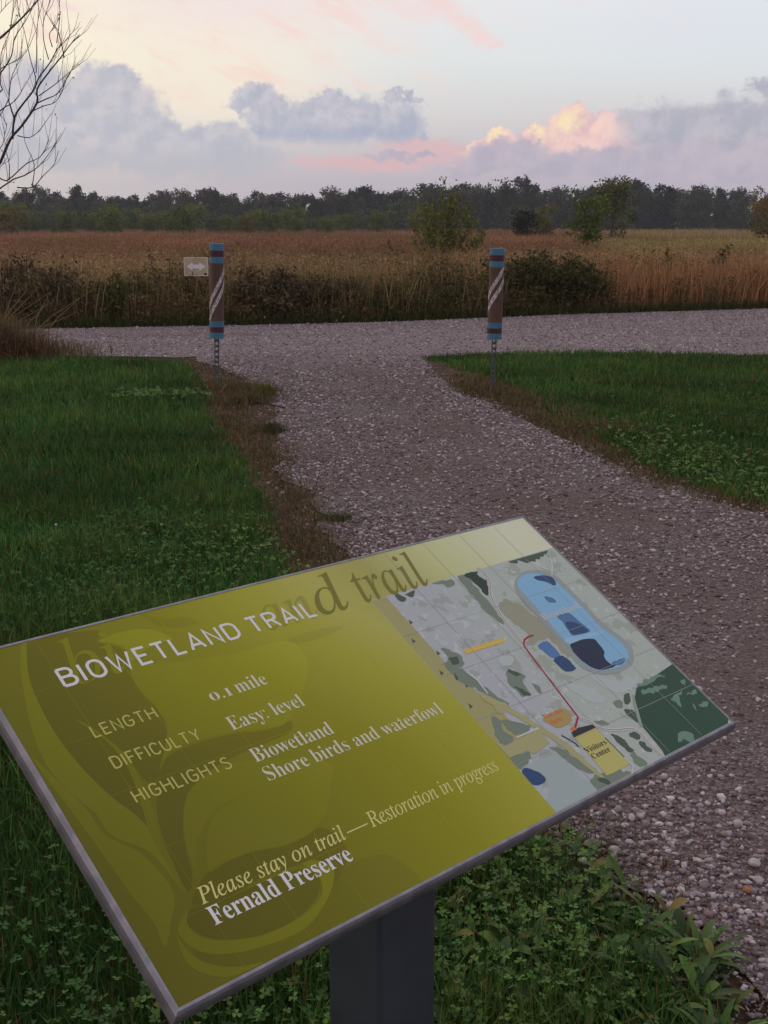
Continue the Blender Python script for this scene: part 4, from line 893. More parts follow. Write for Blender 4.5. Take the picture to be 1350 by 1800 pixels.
# tiny white clover flowers
fm = mat('clover_flower', srgb(200, 206, 196), .8)
for x_, y_, lab in ((-1.62, 5.62, 'small white clover flower in the lawn near the left picture edge'), (-1.10, 5.62, 'small white clover flower in the lawn, upper of two near the middle'), (-1.15, 5.45, 'small white clover flower in the lawn, lower of two near the middle')):
    mb = MB(); mb.tube([(0, 0, 0), (.004, 0, .06)], .0012, 5)
    for k in range(26):
        th = math.acos(1-1.6*(k+.5)/26); p_ = k*2.4; d_ = Vector((math.sin(th)*math.cos(p_), math.sin(th)*math.sin(p_), math.cos(th)))
        mb.tube([Vector((.004, 0, .06))+d_*.003, Vector((.004, 0, .06))+d_*.008], [.0018, .0008], 4)
    o = mb.build('clover_flower', fm); o.location = (x_, y_, 0); tag(o, lab, 'flower', 'white clover flowers in the lawn')

# ------------------------------------------------------------------ prairie beyond the road
field_m = attr_mat('prairie_grass', .8, .1, .2)
rust, rust2 = srgb(168, 126, 98), srgb(136, 102, 82); strawc, olive, darkb = srgb(184, 158, 120), srgb(134, 118, 76), srgb(96, 84, 58); ygreen = srgb(182, 172, 116); orng = srgb(168, 116, 82)
def field_colour(x, y):
    d = y-yfar(x); n = len(x); a_ = x/y; n1 = vnoise(x, y, .35, 51); n2 = vnoise(x, y, 1.3, 52); n3 = vnoise(x*.4, y, .12, 53)
    c_ = lerp(rust, rust2, np.clip(n1*1.6-.3, 0, 1))
    mid = np.clip((26-d)/22, 0, 1)**1.2*np.clip((.2-a_)/.05, 0, 1); c_ = c_*(1-mid[:, None]*.85)+lerp(olive, strawc, np.clip(n2*1.5-.25, 0, 1))*mid[:, None]*.85
    fr = np.clip((3.0-d)/2.0, 0, 1)*(a_ < .17); c_ = c_*(1-fr[:, None]*.8)+lerp(darkb, olive, np.clip(n2*1.7-.5, 0, 1))*fr[:, None]*.8
    orr = np.clip((5-d)/4, 0, 1)*(a_ > .17); c_ = c_*(1-orr[:, None]*.8)+lerp(orng, olive, np.clip(n2*1.3-.4, 0, 1))*orr[:, None]*.8
    yg = np.clip((a_-.15)/.06, 0, 1)*np.clip((y-25)/6, 0, 1)*np.clip(n3*2.6-.2, 0, 1); c_ = c_*(1-yg[:, None]*.8)+lerp(ygreen, olive, np.clip(n1*1.2-.3, 0, 1))*yg[:, None]*.8
    ol = np.clip(vnoise(x, y*.5, .16, 55)*3-1.45, 0, 1)*.6*(y < 90); c_ = c_*(.66+.7*vnoise(x*.6, y*.35, .2, 58))[:, None]; c_ = c_*(1-ol[:, None])+np.array(olive[:3])[None]*ol[:, None]
    c_ = c_*(1+rng.normal(0, .22, (n, 1)))*(1+rng.normal(0, .05, (n, 3)))
    return np.clip(c_, .01, .6)
def field_h(x, y): return .58+.22*vnoise(x, y, .6, 61)+.14*vnoise(x, y, .09, 62)+.12*vnoise(x, y, 1.7, 63)
parts = []
def field_part(n, y0, y1, pw, nseg, wk, tall=1.0):
    u_ = rng.random(n); q_ = 1-pw; y = (y0**q_+(y1**q_-y0**q_)*u_)**(1/q_); x = (rng.random(n)*2-1)*(.37*y+2.5)
    k = y > yfar(x)+.12; x, y = x[k], y[k]; n = len(x); d = y-yfar(x)
    h = field_h(x, y)*(.55+.55*rng.random(n))*np.clip(.25+d/1.2, .25, 1)*tall; w = np.maximum(.007, wk*y)*(.6+.8*rng.random(n))
    parts.append(blades(x, y, np.zeros(n), h, w, field_colour(x, y), lean=.34, nseg=nseg, droop=.3, taper=.85))
field_part(70000, 17, 32, 1.02, 2, .00042); field_part(70000, 28, 70, 1.3, 2, .0006); field_part(60000, 60, 230, 1.5, 1, .0008)
v_, t_, c_ = merge(parts); tag(link('prairie_grass', np_mesh('prairie_grass', v_, t_, c_), field_m), 'waist-high rusty brown prairie grass filling the field beyond the road', 'grass', kind='stuff')
# plumes and side leaves that fill out the grass
parts = []; n = 60000; u_ = rng.random(n); y = 18*(55/18)**u_; x = (rng.random(n)*2-1)*(.37*y+2.5); k = y > yfar(x)+.5; x, y = x[k], y[k]; n = len(x); hh = field_h(x, y)*(.45+.6*rng.random(n)**.7)
v, t, c_ = cards(np.stack([x, y, hh], 1), np.minimum(.022+.0007*y, .06), np.clip(field_colour(x, y)*(.85+.4*vnoise(x, y, 2.1, 71))[:, None], .01, .6), asp=.3); parts.append((v, t, c_))
v_, t_, c_ = merge(parts); tag(link('prairie_plumes', np_mesh('prairie_plumes', v_, t_, c_), field_m), 'feathery tan and rust seed plumes over the prairie', 'grass', kind='stuff')
# seed stalks and green verge at the far road edge
parts = []; n = 15000; x = -9+18*rng.random(n); y = yfar(x)+np.abs(rng.normal(0, .35, n))-.02; c_ = lerp(srgb(52, 62, 34), srgb(92, 92, 54), rng.random(n))*(1+rng.normal(0, .2, (n, 1)))
parts.append(blades(x, y, np.zeros(n), .06+.16*rng.random(n), np.full(n, .012), np.clip(c_, .01, 1), lean=.4, nseg=2))
n = 1000; x = rng.random(n)*16-7; y = yfar(x)+.8+6*rng.random(n)**1.5; c_ = lerp(strawc, orng, rng.random(n))*(1+rng.normal(0, .25, (n, 1)))
parts.append(blades(x, y, np.zeros(n), .75+.35*rng.random(n), np.full(n, .016), np.clip(c_*1.15, .01, .7), lean=.15, nseg=2, taper=.4))
n = 2400; x = 4.1+3.9*rng.random(n); y = yfar(x)+.25+1.2*rng.random(n); c_ = lerp(strawc, orng, rng.random(n)**.5)*(1+rng.normal(0, .3, (n, 1)))
parts.append(blades(x, y, np.zeros(n), .5+.5*rng.random(n), np.full(n, .014), np.clip(c_, .01, .7), lean=.24, nseg=2, taper=.5))
n = 2600; x = -8.5+12.8*rng.random(n); y = yfar(x)+.25+2.6*rng.random(n); c_ = lerp(olive, strawc, rng.random(n)**1.6)*(.8+rng.normal(0, .25, (n, 1)))
parts.append(blades(x, y, np.zeros(n), .5+.5*rng.random(n)**1.5, np.full(n, .013), np.clip(c_, .01, .7), lean=.28, nseg=3, taper=.6))
v_, t_, c_ = merge(parts); tag(link('roadside_grass', np_mesh('roadside_grass', v_, t_, c_), field_m), 'low green grass and straw stalks along the far edge of the road', 'grass', kind='stuff')

# leafy weeds massed along the far roadside
parts = []; WC = np.array([c_[:3] for c_ in (srgb(86, 76, 50), srgb(98, 92, 52), srgb(98, 78, 62), srgb(76, 80, 46), srgb(134, 112, 80), srgb(118, 90, 68))]); cen, colr = [], []
for k in range(2300):
    x_ = random.uniform(-9, 4.0) if k < 1650 else random.uniform(4, 9) if k < 1800 else random.uniform(-9, 9); d_ = random.uniform(.12, 3.0) if k < 1800 else random.uniform(2.5, 9); y_ = float(yfar(x_))+d_
    h_ = random.uniform(.36, .78)*min(1, .45+d_*.6)*(.75+.6*float(vnoise(np.array([x_]), np.array([0.0]), .9, 88)[0])); m_ = 46 if k < 1800 else 26; t = rng.random(m_)**.8; lx, ly = random.gauss(0, .1), random.gauss(0, .1)
    wd = .05+.07*np.sin(np.pi*np.clip(t, .1, 1)); cen.append(np.stack([x_+lx*t+rng.normal(0, 1, m_)*wd, y_+ly*t+rng.normal(0, 1, m_)*wd, h_*t+.01], 1))
    c_ = WC[random.choices(range(6), (5, 4, 4, 4, 2, 2))[0]]; colr.append(np.repeat(c_[None], m_, 0)*(1+rng.normal(0, .2, (m_, 1))))
cen = np.concatenate(cen); colr = np.clip(np.concatenate(colr), .008, 1)
v_, t_, c_ = cards(cen, .030, colr, asp=.42); tag(link('roadside_weeds', np_mesh('roadside_weeds', v_, t_, c_), field_m), 'mass of brown and olive leafy weeds along the far side of the road', 'weeds', kind='stuff')

# ------------------------------------------------------------------ shrubs, weeds
bark_m = mottled('bark', srgb(72, 62, 56), srgb(98, 86, 78), 8, .9, .1, bmp=(30, .6, .02)); twig_m = mat('twig_bark', srgb(88, 74, 70), .85, .15)
pale_bark_m = mottled('pale_bark', srgb(112, 108, 106), srgb(136, 132, 128), 4, .9, .1)
crown_m = attr_mat('foliage', .65, .15, .25)
def shrub(name, x, y, w, h, n, size, cols, label, nst=14, cat='shrub', group=None, asp=.5, up=.75, twiggy=0):
    o = empty(name, (x, y, 0), label=label, cat=cat, group=group); mb = MB(); P_ = []
    for k in range(nst):
        a_ = random.uniform(0, 6.28); rr = random.uniform(.15, 1)**.6; tx, ty = math.cos(a_)*rr*w/2, math.sin(a_)*rr*w/2*.8
        hh = h*random.uniform(.65, 1.05)*(1-.35*rr**3); b0 = Vector((tx*.35, ty*.35, 0)); mid_ = Vector((tx*.75, ty*.75, hh*.5)); tip = Vector((tx*1.05, ty*1.05, hh))
        mb.tube([b0, mid_, tip], [.010, .007, .003], 5); m_ = n//nst; t = np.random.default_rng(k+int(x*10) % 97+100).random(m_)**up
        b0, mid_, tip = map(np.array, (b0, mid_, tip)); q_ = ((1-t)**2)[:, None]*b0+(2*t*(1-t))[:, None]*mid_+(t**2)[:, None]*tip
        P_.append(q_+rng.normal(0, 1, (m_, 3))*np.array([w*.075, w*.06, h*.05]))
        for q2 in range(twiggy):
            s_ = Vector(tip)*.6+Vector(b0)*.4; e_ = s_+Vector((random.uniform(-.3, .3), random.uniform(-.2, .2), random.uniform(.05, .4))); mb.tube([s_, e_], [.005, .002], 4)
    P_ = np.concatenate(P_); P_[:, 2] = np.maximum(P_[:, 2], .02); n = len(P_)
    cc = np.array([c_[:3] for c_ in cols])[rng.integers(0, len(cols), n)]*(1+rng.normal(0, .2, (n, 1)))
    mb.build('stems', bark_m, o); v, t, c_ = cards(P_, size, np.clip(cc, .008, 1), asp=asp); link('leaves', np_mesh('leaves', v, t, c_), crown_m, o)
    return o
dk = [srgb(80, 78, 42), srgb(66, 66, 40), srgb(96, 84, 50), srgb(74, 80, 40)]; br = [srgb(104, 84, 68), srgb(86, 72, 58), srgb(80, 74, 50), srgb(122, 102, 78)]; gn = [srgb(84, 96, 46), srgb(94, 98, 52), srgb(72, 80, 44)]
shrub('roadside_shrub', 3.05, 20.9, 1.7, 1.0, 5200, .042, dk, 'dark olive shrub at the road edge just right of the right bollard', 26)
shrub('roadside_shrub', 2.3, 20.7, 1.3, 1.05, 3600, .042, dk+gn+br, 'tall olive shrub directly behind the right bollard', 20)
shrub('roadside_shrub', 1.1, 20.2, 1.6, .62, 2400, .036, dk, 'low dark shrub left of the right bollard, across the road', 22)
shrub('bramble', -1.7, 18.8, 1.4, .92, 4200, .036, br, 'brown leafless-looking bramble thicket just right of the left bollard', 26, twiggy=2)
shrub('bramble', -.9, 19.2, 1.2, .75, 2000, .034, br+dk, 'brown thicket across the road, midway between bramble and low shrub', 20, twiggy=2)
shrub('roadside_shrub', -4.15, 18.4, 1.2, .72, 2400, .036, dk+gn, 'dark green shrub across the road left of the arrow sign', 20)
shrub('bramble', -5.55, 18.3, 1.7, 1.05, 3600, .036, br, 'tall grey-brown bramble behind the dry grass at the left edge', 28, twiggy=3)
shrub('roadside_shrub', 0.1, 19.6, 1.3, .55, 1800, .034, dk+gn, 'low green scrub across the road near the middle of the path mouth', 18)
shrub('roadside_shrub', -3.2, 19.3, 1.0, .8, 1500, .034, dk+br, 'brown green weeds standing behind the arrow sign', 16)
yl = [srgb(128, 108, 46), srgb(108, 96, 40), srgb(140, 112, 60)]
def forb(x, y, h, n, cols, label):
    return shrub('tall_weed', x, y, h*.35, h, n, .03+.0005*y, cols, label, 6, 'weed', 'tall weeds standing out of the prairie')
forb(5.1, 23.2, .95, 420, yl, 'yellowing weed among orange stalks, left of its neighbour at the right')
forb(5.55, 23.6, 1.0, 420, yl, 'yellowing weed among orange stalks, between two others')
forb(5.95, 23.4, .85, 360, yl, 'yellowing weed among orange stalks, shorter and furthest right of three')
forb(7.9, 28, 1.1, 420, dk, 'dark weed clump at the right in the yellow-green part of the field')
forb(-5.6, 29, 1.05, 260, br, 'small dark weed in brown grass left of the arrow sign')
forb(-4.3, 29.5, 1.1, 260, gn, 'small green weed in brown grass above the arrow sign')
forb(.25, 33, 1.15, 260, br, 'lone dark weed in the brown field between the bollards')
forb(1.4, 38, 1.2, 240, br, 'dark weed in the brown field left of the right bollard top')
forb(2.6, 26, .95, 300, gn, 'green weed rising above the shrub behind the right bollard')

# dry grass mound at the left edge
o = empty('dry_grass_mound', (-4.62, 13.75, 0), label='heap of dry tan and reddish grass at the left edge of the lawn', cat='grass clump')
n = 5200; rr = np.abs(rng.normal(0, .55, n)); a_ = rng.random(n)*6.28; x = rr*np.cos(a_)*1.25; y = rr*np.sin(a_)*.9
c_ = lerp(srgb(112, 98, 72), srgb(140, 122, 90), rng.random(n))*(1+rng.normal(0, .25, (n, 1))); lowr = (y < -.15) & (rng.random(n) < .7); c_[lowr] = np.array(srgb(98, 66, 50)[:3])*(.7+.6*rng.random((lowr.sum(), 1)))
v, t, c_ = blades(x, y, np.zeros(n), (.12+.5*rng.random(n))*np.exp(-(rr/.8)**2)+.06, np.full(n, .012), np.clip(c_, .01, 1), lean=.75, nseg=3, droop=.5)
link('blades', np_mesh('blades', v, t, c_), field_m, o)
mb = MB()
for k in range(16):
    a0 = Vector((random.uniform(-.5, .6), random.uniform(-.3, .4), .1)); d_ = Vector((random.uniform(-.2, .9), random.uniform(-.2, .3), random.uniform(.3, .8)))
    mb.tube([a0, a0+d_*.5, a0+d_+Vector((.1, 0, -.03))], [.006, .005, .002], 4)
mb.build('dry_stalks', mat('dry_stalk', srgb(150, 126, 98), .8), o)
# small tuft on the path edge
def tuft(x, y, n, h, col, label):
    xx = rng.normal(0, .045, n); yy = rng.normal(0, .035, n); v, t, c_ = blades(xx, yy, np.zeros(n), h*(.5+.7*rng.random(n)), np.full(n, .007), jitter(col, n, .25), lean=.5, nseg=2)
    o = link('grass_tuft', np_mesh('grass_tuft', v, t, c_), grass_m); o.location = (x, y, .01); return tag(o, label, 'grass tuft', 'tufts growing in the gravel')
tuft(-.82, 8.55, 220, .10, srgb(92, 88, 62), 'greyish dry tuft growing in the gravel on the left edge of the path')
tuft(-1.05, 10.45, 260, .13, srgb(112, 104, 56), 'yellow-green tuft at the path edge right of the left bollard')
tuft(-1.15, 10.1, 200, .07, srgb(72, 92, 48), 'low green tuft on worn earth right of the left bollard')
tuft(-.25, 5.9, 160, .05, srgb(92, 92, 60), 'flat olive tuft on brown earth above the sign')

# ------------------------------------------------------------------ trees
def lobes_crown(name, lobes, n, size, cols, seed, flat=.2):
    r = np.random.default_rng(seed); vol = np.array([l[3]*l[4]*l[5] for l in lobes])**.75; P_ = []; K_ = []
    for l, q_ in zip(lobes, vol/vol.sum()):
        m_ = int(n*q_); d_ = r.normal(size=(m_, 3)); d_ /= np.linalg.norm(d_, axis=1)[:, None]; rad = r.random(m_)**.45*(1+.16*r.normal(size=m_))
        P_.append(np.array(l[:3])+d_*rad[:, None]*np.array(l[3:6])); b_ = np.array(cols[r.integers(0, len(cols))][:3])
        K_.append(np.clip(b_[None]*(1+r.normal(0, .22, (m_, 1)))*(1+r.normal(0, .06, (m_, 3))), .006, 1))
    P_ = np.concatenate(P_); K_ = np.concatenate(K_)
    cl = vnoise(P_[:, 0]+P_[:, 1]*.7, P_[:, 2]+P_[:, 1]*.3, .9, seed); k = cl > .28; P_, K_ = P_[k], K_[k]
    v, t, c_ = cards(P_, size, K_, r, .62, flat); return np_mesh(name, v, t, c_)
def tree_kind(seed, h, w, cols, slim=False, n=3600, size=.25, bark=bark_m):
    r = random.Random(seed); mb = MB(); lobes = []
    top = Vector((r.uniform(-.3, .3), r.uniform(-.3, .3), h*.88)); mb.tube([(0, 0, -.3), (0, 0, h*.3), tuple(top*.7), tuple(top)], [h*.022, h*.018, h*.010, h*.003], 7)
    for k in range(9 if slim else 11):
        z0 = h*(.22+.06*k); a_ = k*2.4+r.uniform(-.4, .4); L_ = w*.5*r.uniform(.5, .95)*(1-.5*max(0, (z0/h-.55)/.45)); e_ = Vector((math.cos(a_)*L_, math.sin(a_)*L_, min(h*.93, z0+L_*(1.1 if slim else .7))))
        mb.tube([(0, 0, z0), tuple(e_*.5+Vector((0, 0, z0*.45))), tuple(e_)], [h*.008, h*.006, h*.002], 5)
        s = w*r.uniform(.16, .27); lobes.append((e_.x*.85, e_.y*.85, e_.z, s, s, s*(1.25 if slim else 1.0)))
    lobes.append((top.x, top.y, h*.86, w*.17, w*.17, h*.12)); lobes.append((0, 0, h*.55, w*.26, w*.26, h*.24)); lobes.append((0, 0, h*.3, w*.3, w*.3, h*.15)); lobes.append((0, 0, h*.12, w*.36, w*.36, h*.12))
    for k in range(4): a_ = r.uniform(0, 6.28); lobes.append((math.cos(a_)*w*.3, math.sin(a_)*w*.3, h*r.uniform(.12, .3), w*.2, w*.2, h*.12))
    return mb.mesh('trunk'), lobes_crown('crown', lobes, n, size, cols, seed), bark
fd = [srgb(68, 74, 70), srgb(58, 68, 56), srgb(76, 80, 72)]; fd2 = [srgb(84, 92, 74), srgb(74, 86, 66), srgb(96, 96, 84)]; fd3 = [srgb(58, 66, 74), srgb(50, 58, 64)]; fd4 = [srgb(84, 78, 74), srgb(74, 72, 68)]
FOREST = [(tree_kind(1, 10, 6.2, fd), 'rounded dark grey-green tree in the far wood behind the field'),
          (tree_kind(2, 11, 5.0, fd3, True), 'slender blue-dark tree in the far wood behind the field'),
          (tree_kind(3, 9.5, 6.6, fd2, bark=pale_bark_m), 'lighter grey-green tree in the far wood behind the field'),
          (tree_kind(4, 10.5, 4.4, fd, True, bark=pale_bark_m), 'narrow dark tree in the far wood behind the field'),
          (tree_kind(5, 10, 5.6, fd4, n=1500), 'thin-leaved brownish tree in the far wood behind the field')]
def plant_tree(name, kind, loc, sc, label, cat='tree', group=None, rz=0):
    (tm, cm_, bk), _ = kind if isinstance(kind[0], tuple) else (kind, None)
    o = empty(name, loc, (0, 0, rz), label, cat, group); o.scale = sc
    for nm, me, mt in (('trunk', tm, bk), ('crown', cm_, crown_m)):
        if not me.materials: me.materials.append(mt)
        c_ = bpy.data.objects.new(nm, me); C.objects.link(c_); c_.parent = o
    return o
tops = [(-120, 9.6), (-96, 9.6), (-75, 9.4), (-60, 8.7), (-42, 9.2), (-30, 8.4), (-16, 9.2), (-6, 9.6), (3, 9.6), (10, 10.6), (17, 9.8), (24, 10.6), (33, 11.2), (41, 10.2), (46, 9.6), (54, 11.2), (62, 11.0), (72, 10.4), (80, 9.8), (92, 9.2), (120, 9.2)]
fr_ = random.Random(12)
for row, (Y, step, hk) in enumerate([(292, 4.2, .93), (304, 4.4, 1.0), (318, 6.0, .97)]):
    x_ = -112*Y/300
    while x_ < 112*Y/300:
        H_ = np.interp(x_*292/Y, [a_ for a_, _ in tops], [b_ for _, b_ in tops])*Y/285*hk*fr_.uniform(.80, 1.10)
        k = fr_.choices(range(5), [4, 3, 3, 3, 1.6 if row else .8])[0]; kd, lab = FOREST[k]; s = H_/10.2; q_ = fr_.uniform(.85, 1.2)
        plant_tree('forest_tree', kd, (x_+fr_.uniform(-1.3, 1.3), Y+fr_.uniform(-5, 5), -.2), (s*q_, s*q_, s), lab, 'tree', 'trees of the far wood', fr_.uniform(0, 6.28))
        x_ += step*fr_.uniform(.75, 1.3)
x_ = -128
while x_ < 128:
    k = fr_.choice((0, 2, 2, 4)); kd, lab = FOREST[k]; s = fr_.uniform(.55, .8)
    plant_tree('forest_tree', kd, (x_, 338+fr_.uniform(-5, 5), -.8), (s*1.1, s*1.1, s), lab, 'tree', 'trees of the far wood', fr_.uniform(0, 6.28)); x_ += fr_.uniform(3.0, 4.6)
# green scrub in front of the wood
sg = [srgb(100, 116, 60), srgb(88, 106, 56), srgb(116, 120, 62)]; sg2 = [srgb(114, 106, 58), srgb(122, 108, 62)]; sg3 = [srgb(98, 110, 84), srgb(90, 104, 78)]
SCRUB = [(tree_kind(11, 4, 4.0, sg, n=1700, size=.17), 'bushy green young tree in the scrub before the wood'), (tree_kind(12, 3.6, 3.4, sg2, n=1400, size=.16), 'olive-yellow young tree in the scrub before the wood'), (tree_kind(13, 4.2, 3.6, sg3, n=1500, size=.17), 'pale green young tree in the scrub before the wood')]
for row, (Y, hs) in enumerate([(150, 3.6), (172, 4.2), (210, 4.9)]):
    x_ = -.345*Y
    while x_ < (-.045 if row == 0 else .0 if row == 1 else .06)*Y:
        f_ = 1 if x_ < -.15*Y else .8; k = fr_.choices((0, 1, 2), (5, 2, 2))[0]; kd, lab = SCRUB[k]; s = hs*f_*fr_.uniform(.6, 1.05)/4
        plant_tree('scrub_tree', kd, (x_, Y+fr_.uniform(-6, 6), -.1), (s*1.15, s*1.15, s), lab, 'tree', 'young trees in the scrub', fr_.uniform(0, 6.28)); x_ += fr_.uniform(2.2, 4.2)*Y/150
for x_, Y, h_, k in ((2.2, 190, 4.6, 2), (6.5, 200, 4.4, 2), (20, 180, 3.8, 2), (24, 185, 3.4, 0), (58, 190, 4.0, 2), (64, 200, 4.6, 0), (46, 230, 4.2, 2), (30, 230, 4.2, 1)):
    s = h_/4; plant_tree('scrub_tree', SCRUB[k][0], (x_, Y, -.1), (s, s, s), SCRUB[k][1], 'tree', 'young trees in the scrub', x_)
# trees one can tell apart
plant_tree('young_tree', tree_kind(21, 3.4, 2.6, [srgb(88, 108, 48), srgb(100, 116, 54)], n=2600, size=.09), (8.4, 50, 0), (.74, .74, .82), 'bright green rounded young tree in the field right of the right bollard')
plant_tree('young_tree', tree_kind(22, 4.1, 3.2, [srgb(82, 88, 42), srgb(94, 96, 50)], n=2600, size=.10), (15.4, 82, 0), (1, 1, 1), 'taller dark olive young tree just behind the bright green one')
plant_tree('young_tree', tree_kind(23, 3.1, 2.6, [srgb(118, 112, 58), srgb(104, 104, 56)], n=1800, size=.11), (14.7, 110, 0), (1, 1, 1), 'small olive-yellow young tree beyond the right bollard')
plant_tree('young_tree', tree_kind(24, 2.4, 2.6, [srgb(40, 46, 34)], n=1600, size=.11), (12.4, 108, 0), (1, 1, 1), 'small round blackish-green bush beyond the right bollard')
plant_tree('young_tree', tree_kind(25, 4.0, 4.2, [srgb(136, 108, 58), srgb(120, 102, 56)], n=2400, size=.13), (35, 110, 0), (1, 1, 1), 'orange-brown young tree at the right edge before the wood')
plant_tree('young_tree', tree_kind(26, 2.0, 3.0, [srgb(66, 62, 36), srgb(80, 74, 44)], n=1300, size=.08), (21.8, 66, 0), (1, 1, .6), 'low dark scrub at the right edge in the yellow-green field')
# airy many-stemmed young tree in the field
o = empty('many_stemmed_tree', (1.62, 36, 0), label='airy yellow-green young tree with many stems between the bollards', cat='tree'); mb = MB(); P_ = []; r = random.Random(5)
for k in range(30):
    a_ = r.uniform(0, 6.28); L_ = r.uniform(.2, 2.1); hh = 3.3*(1-.5*(L_/2.0)**1.3)*r.uniform(.72, 1.0); e_ = Vector((math.cos(a_)*L_, math.sin(a_)*L_, hh)); b0 = Vector((e_.x*.08, e_.y*.08, -.05)); mid_ = Vector((e_.x*.5, e_.y*.5, hh*.45)); mb.tube([b0, mid_, e_], [.03, .018, .006], 5)
    m_ = 110; t = .3+.7*rng.random(m_)**.75; q_ = ((1-t)**2)[:, None]*np.array(b0)+(2*t*(1-t))[:, None]*np.array(mid_)+(t**2)[:, None]*np.array(e_); P_.append(q_+rng.normal(0, .11, (m_, 3)))
mb.build('stems', bark_m, o); P_ = np.concatenate(P_); cc = np.array([srgb(112, 118, 58)[:3], srgb(126, 122, 68)[:3], srgb(98, 106, 54)[:3]])[rng.integers(0, 3, len(P_))]*(1+rng.normal(0, .2, (len(P_), 1)))
o.scale = (.74, .74, .90); v, t, c_ = cards(P_, .062, np.clip(cc, .01, 1)); link('leaves', np_mesh('leaves', v, t, c_), crown_m, o)

# the bare tree whose limbs reach in at the left
BR = {
'main1':[(-4.48,1.9),(-4.39,2.04),(-4.31,2.18),(-4.16,2.42),(-4.03,2.56),(-3.85,2.8),(-3.82,2.94),(-3.69,3.11),(-3.54,3.27),(-3.42,3.39),(-3.31,3.5)],
'b2':[(-4.16,2.42),(-4.12,2.65),(-4.03,2.79),(-3.91,2.94),(-3.85,3.08),(-3.73,3.24),(-3.65,3.39),(-3.6,3.43),(-3.51,3.53),(-3.45,3.61)],
'b3':[(-3.85,3.08),(-3.88,3.26),(-3.89,3.5),(-3.9,3.68),(-3.89,3.84)],
'b4':[(-3.85,3.12),(-3.83,3.39),(-3.83,3.62),(-3.77,3.85)],
'b5':[(-3.85,3.08),(-3.82,2.94)],
'b6':[(-3.85,2.8),(-3.76,2.85),(-3.65,2.92),(-3.54,3.1),(-3.45,3.24)],
'b6b':[(-3.83,2.88),(-3.67,3),(-3.5,3.12),(-3.39,3.22)],
'b7':[(-3.9,2.72),(-3.76,2.77),(-3.63,2.8),(-3.53,2.92),(-3.51,3.03)],
'b8':[(-4.12,2.65),(-4.16,2.79),(-4.17,2.86),(-4.11,3.1),(-3.98,3.33)],
'b8b':[(-4.17,2.86),(-4.27,2.67),(-4.36,2.52)],
'b9':[(-4.11,2.46),(-3.98,2.44),(-3.85,2.52),(-3.76,2.65)],
'b10':[(-4.36,3.38),(-4.28,3.45),(-4.11,3.6),(-3.93,3.77),(-3.85,3.88),(-3.75,3.97)],
'b11':[(-4.37,2.98),(-4.31,3.05),(-4.22,3.17),(-4.12,3.31),(-4.09,3.5),(-3.96,3.68),(-3.85,3.88)],
'b12':[(-4.27,3.13),(-4.19,3.2),(-4.05,3.26),(-3.97,3.33)],
'b13':[(-4.34,2.68),(-4.18,2.8),(-4.08,2.91),(-3.93,3.17)],
'b14':[(-4.36,2.17),(-4.27,1.97)],
'b15':[(-4.47,1.97),(-4.26,1.97),(-4.02,2.15),(-3.85,2.23),(-3.72,2.41)],
'b16':[(-4.33,1.9),(-4.08,2.03),(-3.91,2.13),(-3.79,2.3),(-3.71,2.42)],
'b17':[(-4.15,1.9),(-3.98,1.9),(-3.85,2.02),(-3.73,2.15),(-3.67,2.3)],
'b18':[(-3.7,3.26),(-3.73,3.45),(-3.69,3.63),(-3.61,3.79),(-3.57,3.93)],
'b19':[(-3.65,3.39),(-3.69,3.53),(-3.65,3.62),(-3.61,3.73)],
'b20':[(-3.6,3.43),(-3.54,3.68),(-3.52,3.84),(-3.5,3.94)],
'b21':[(-4.38,2.24),(-4.23,2.46),(-4.18,2.58)],
'b22':[(-3.97,1.9),(-3.9,2.14),(-3.95,2.38),(-3.92,2.6)],
'b23':[(-3.53,3.28),(-3.53,3.5),(-3.54,3.58)],
'b24':[(-4.24,1.98),(-4.18,2.14),(-4.18,2.32),(-4.11,2.4)],
'b25':[(-4.31,3.63),(-4.19,3.72),(-4.07,3.84)],
'b26':[(-4.33,2.86),(-4.24,3),(-4.19,3.31),(-4.08,3.53),(-4.01,3.79)],
'b27':[(-4.39,2.03),(-4.34,2.07),(-4.24,2.11),(-4.13,2.2)],
}
bt = empty('bare_tree', (-5.35, 14.2, 0), label='leafless tree with thin rising branches at the left edge, against the sky', cat='tree')
r = random.Random(9); L0 = Vector(bt.location); tr = MB(); lm_ = MB(); tw = MB(); lf = []
J = Vector((-.35, 0, 2.2)); tr.tube([(0, 0, -.1), (.06, 0, .8), (.12, -.02, 1.5), (.10, 0, 2.3), (-.1, 0, 3.4), (-.2, 0, 5.2)], [.11, .09, .075, .06, .045, .02], 9)
tr.tube([(.1, 0, 1.2), (.5, -.1, 1.6), (.87, -.2, 1.9)], [.045, .034, .026], 7)
RAD = {'main1': .019, 'b2': .014, 'b10': .018, 'b11': .012, 'b6': .008, 'b8': .011, 'b15': .011, 'b16': .010, 'b17': .008, 'b26': .009, 'b13': .009}
def twigs(p0, p1, n, L_):
    for _ in range(n):
        t = r.uniform(.25, 1); s = p0.lerp(p1, t); d_ = (p1-p0).normalized()+Vector((r.uniform(-.8, .8), r.uniform(-.8, .8), r.uniform(.0, .9))); d_.normalize(); l_ = L_*r.uniform(.4, 1)
        tw.tube([s, s+d_*l_*.5, s+d_*l_+Vector((0, 0, l_*.25))], [.0030, .0024, .0014], 4)
        if r.random() < .10: lf.append(tuple(s+d_*l_+Vector((0, 0, l_*.25))))
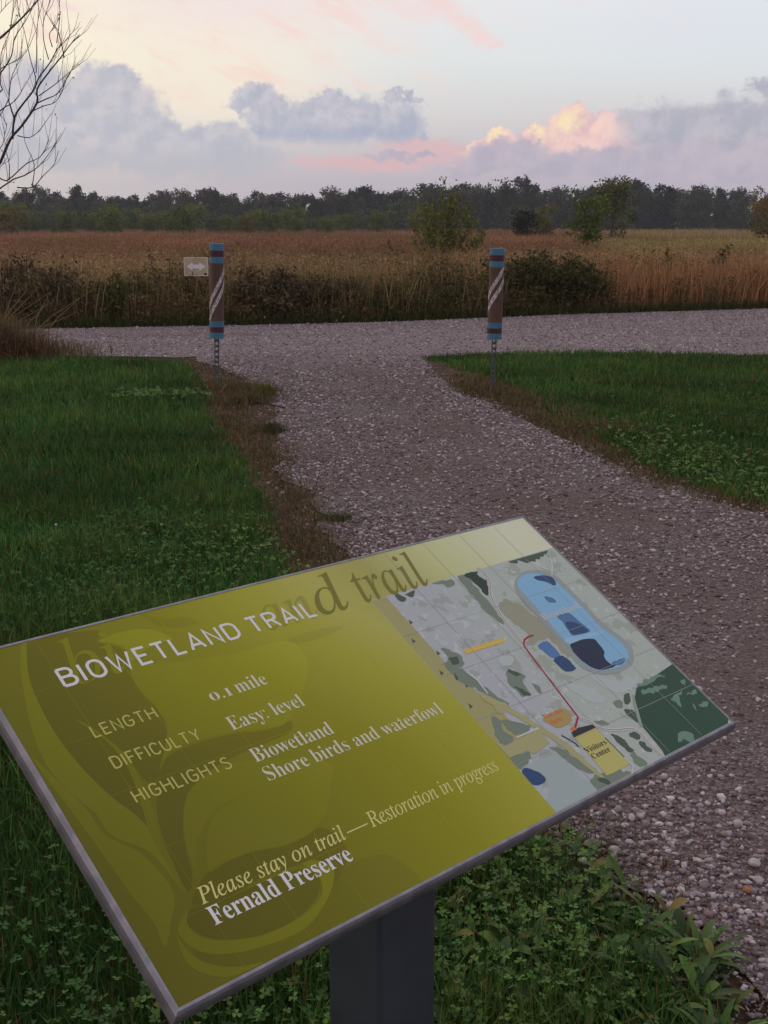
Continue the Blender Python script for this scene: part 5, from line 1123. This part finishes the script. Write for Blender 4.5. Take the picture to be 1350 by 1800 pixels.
for nm, pts in BR.items():
    dy = r.uniform(-.5, .3); P3 = []
    for i, (xx, zz) in enumerate(pts): P3.append(Vector((xx, 14.0 + dy*(i/len(pts)) - .2 + r.uniform(-.03, .03), zz))-L0)
    if pts[0][0] < -4.28 and nm not in ('main1',): P3.insert(0, Vector((r.uniform(-.15, .05), 0, max(.9, min(3.2, pts[0][1]-.75)))))
    if nm == 'main1': P3[0] = Vector((.87, -.2, 1.9))
    r0 = RAD.get(nm, .0065); n_ = len(P3)
    if n_ > 2:
        sm = [Vector(p_) for p_ in smooth_outline([tuple(p_) for p_ in P3], 3, False)]
    else: sm = P3
    n_ = len(sm); lm_.tube(sm, [max(.003, r0*(1-.82*i/(n_-1))) for i in range(n_)], 6)
    for a_, b_ in zip(sm[n_//3:-1], sm[n_//3+1:]): twigs(a_, b_, 1 if r.random() < (.75 if a_.x > .9 else 1.0) else 0, .34)
for k in range(14):   # limbs on the trunk's other side and upward, beyond the picture
    z0 = r.uniform(1.6, 4.6); a_ = r.uniform(1.6, 4.9); L_ = r.uniform(.8, 1.6); s = Vector((-.05, 0, z0)); e_ = s+Vector((math.cos(a_)*L_, math.sin(a_)*L_, r.uniform(.8, 1.8))); m_ = s.lerp(e_, .5)+Vector((0, 0, -.1)); lm_.tube([s, m_, e_], [.022, .014, .005], 6); twigs(m_, e_, 8, .5)
tr.build('trunk', bark_m, bt, True); lm_.build('limbs', twig_m, bt, True); tw.build('twigs', twig_m, bt)
P_ = np.array(lf); P_ = np.repeat(P_, 3, axis=0)+rng.normal(0, .02, (len(P_)*3, 3)); v, t, c_ = cards(P_, .011, jitter(srgb(118, 100, 86), len(P_))); link('dry_leaves', np_mesh('dry_leaves', v, t, c_), crown_m, bt)

# ------------------------------------------------------------------ thin evening haze
hm = bpy.data.materials.new('haze'); hm.use_nodes = True; hn = hm.node_tree; hn.nodes.clear()
vo = hn.nodes.new('ShaderNodeVolumePrincipled'); vo.inputs['Density'].default_value = .00040; vo.inputs['Color'].default_value = (.84, .88, .97, 1); vo.inputs['Anisotropy'].default_value = .1
ou = hn.nodes.new('ShaderNodeOutputMaterial'); hn.links.new(vo.outputs[0], ou.inputs['Volume'])
mb = MB(); mb.box((0, 190, 7.5), (420, 420, 17)); hz = mb.build('haze', hm); hz['kind'] = 'stuff'
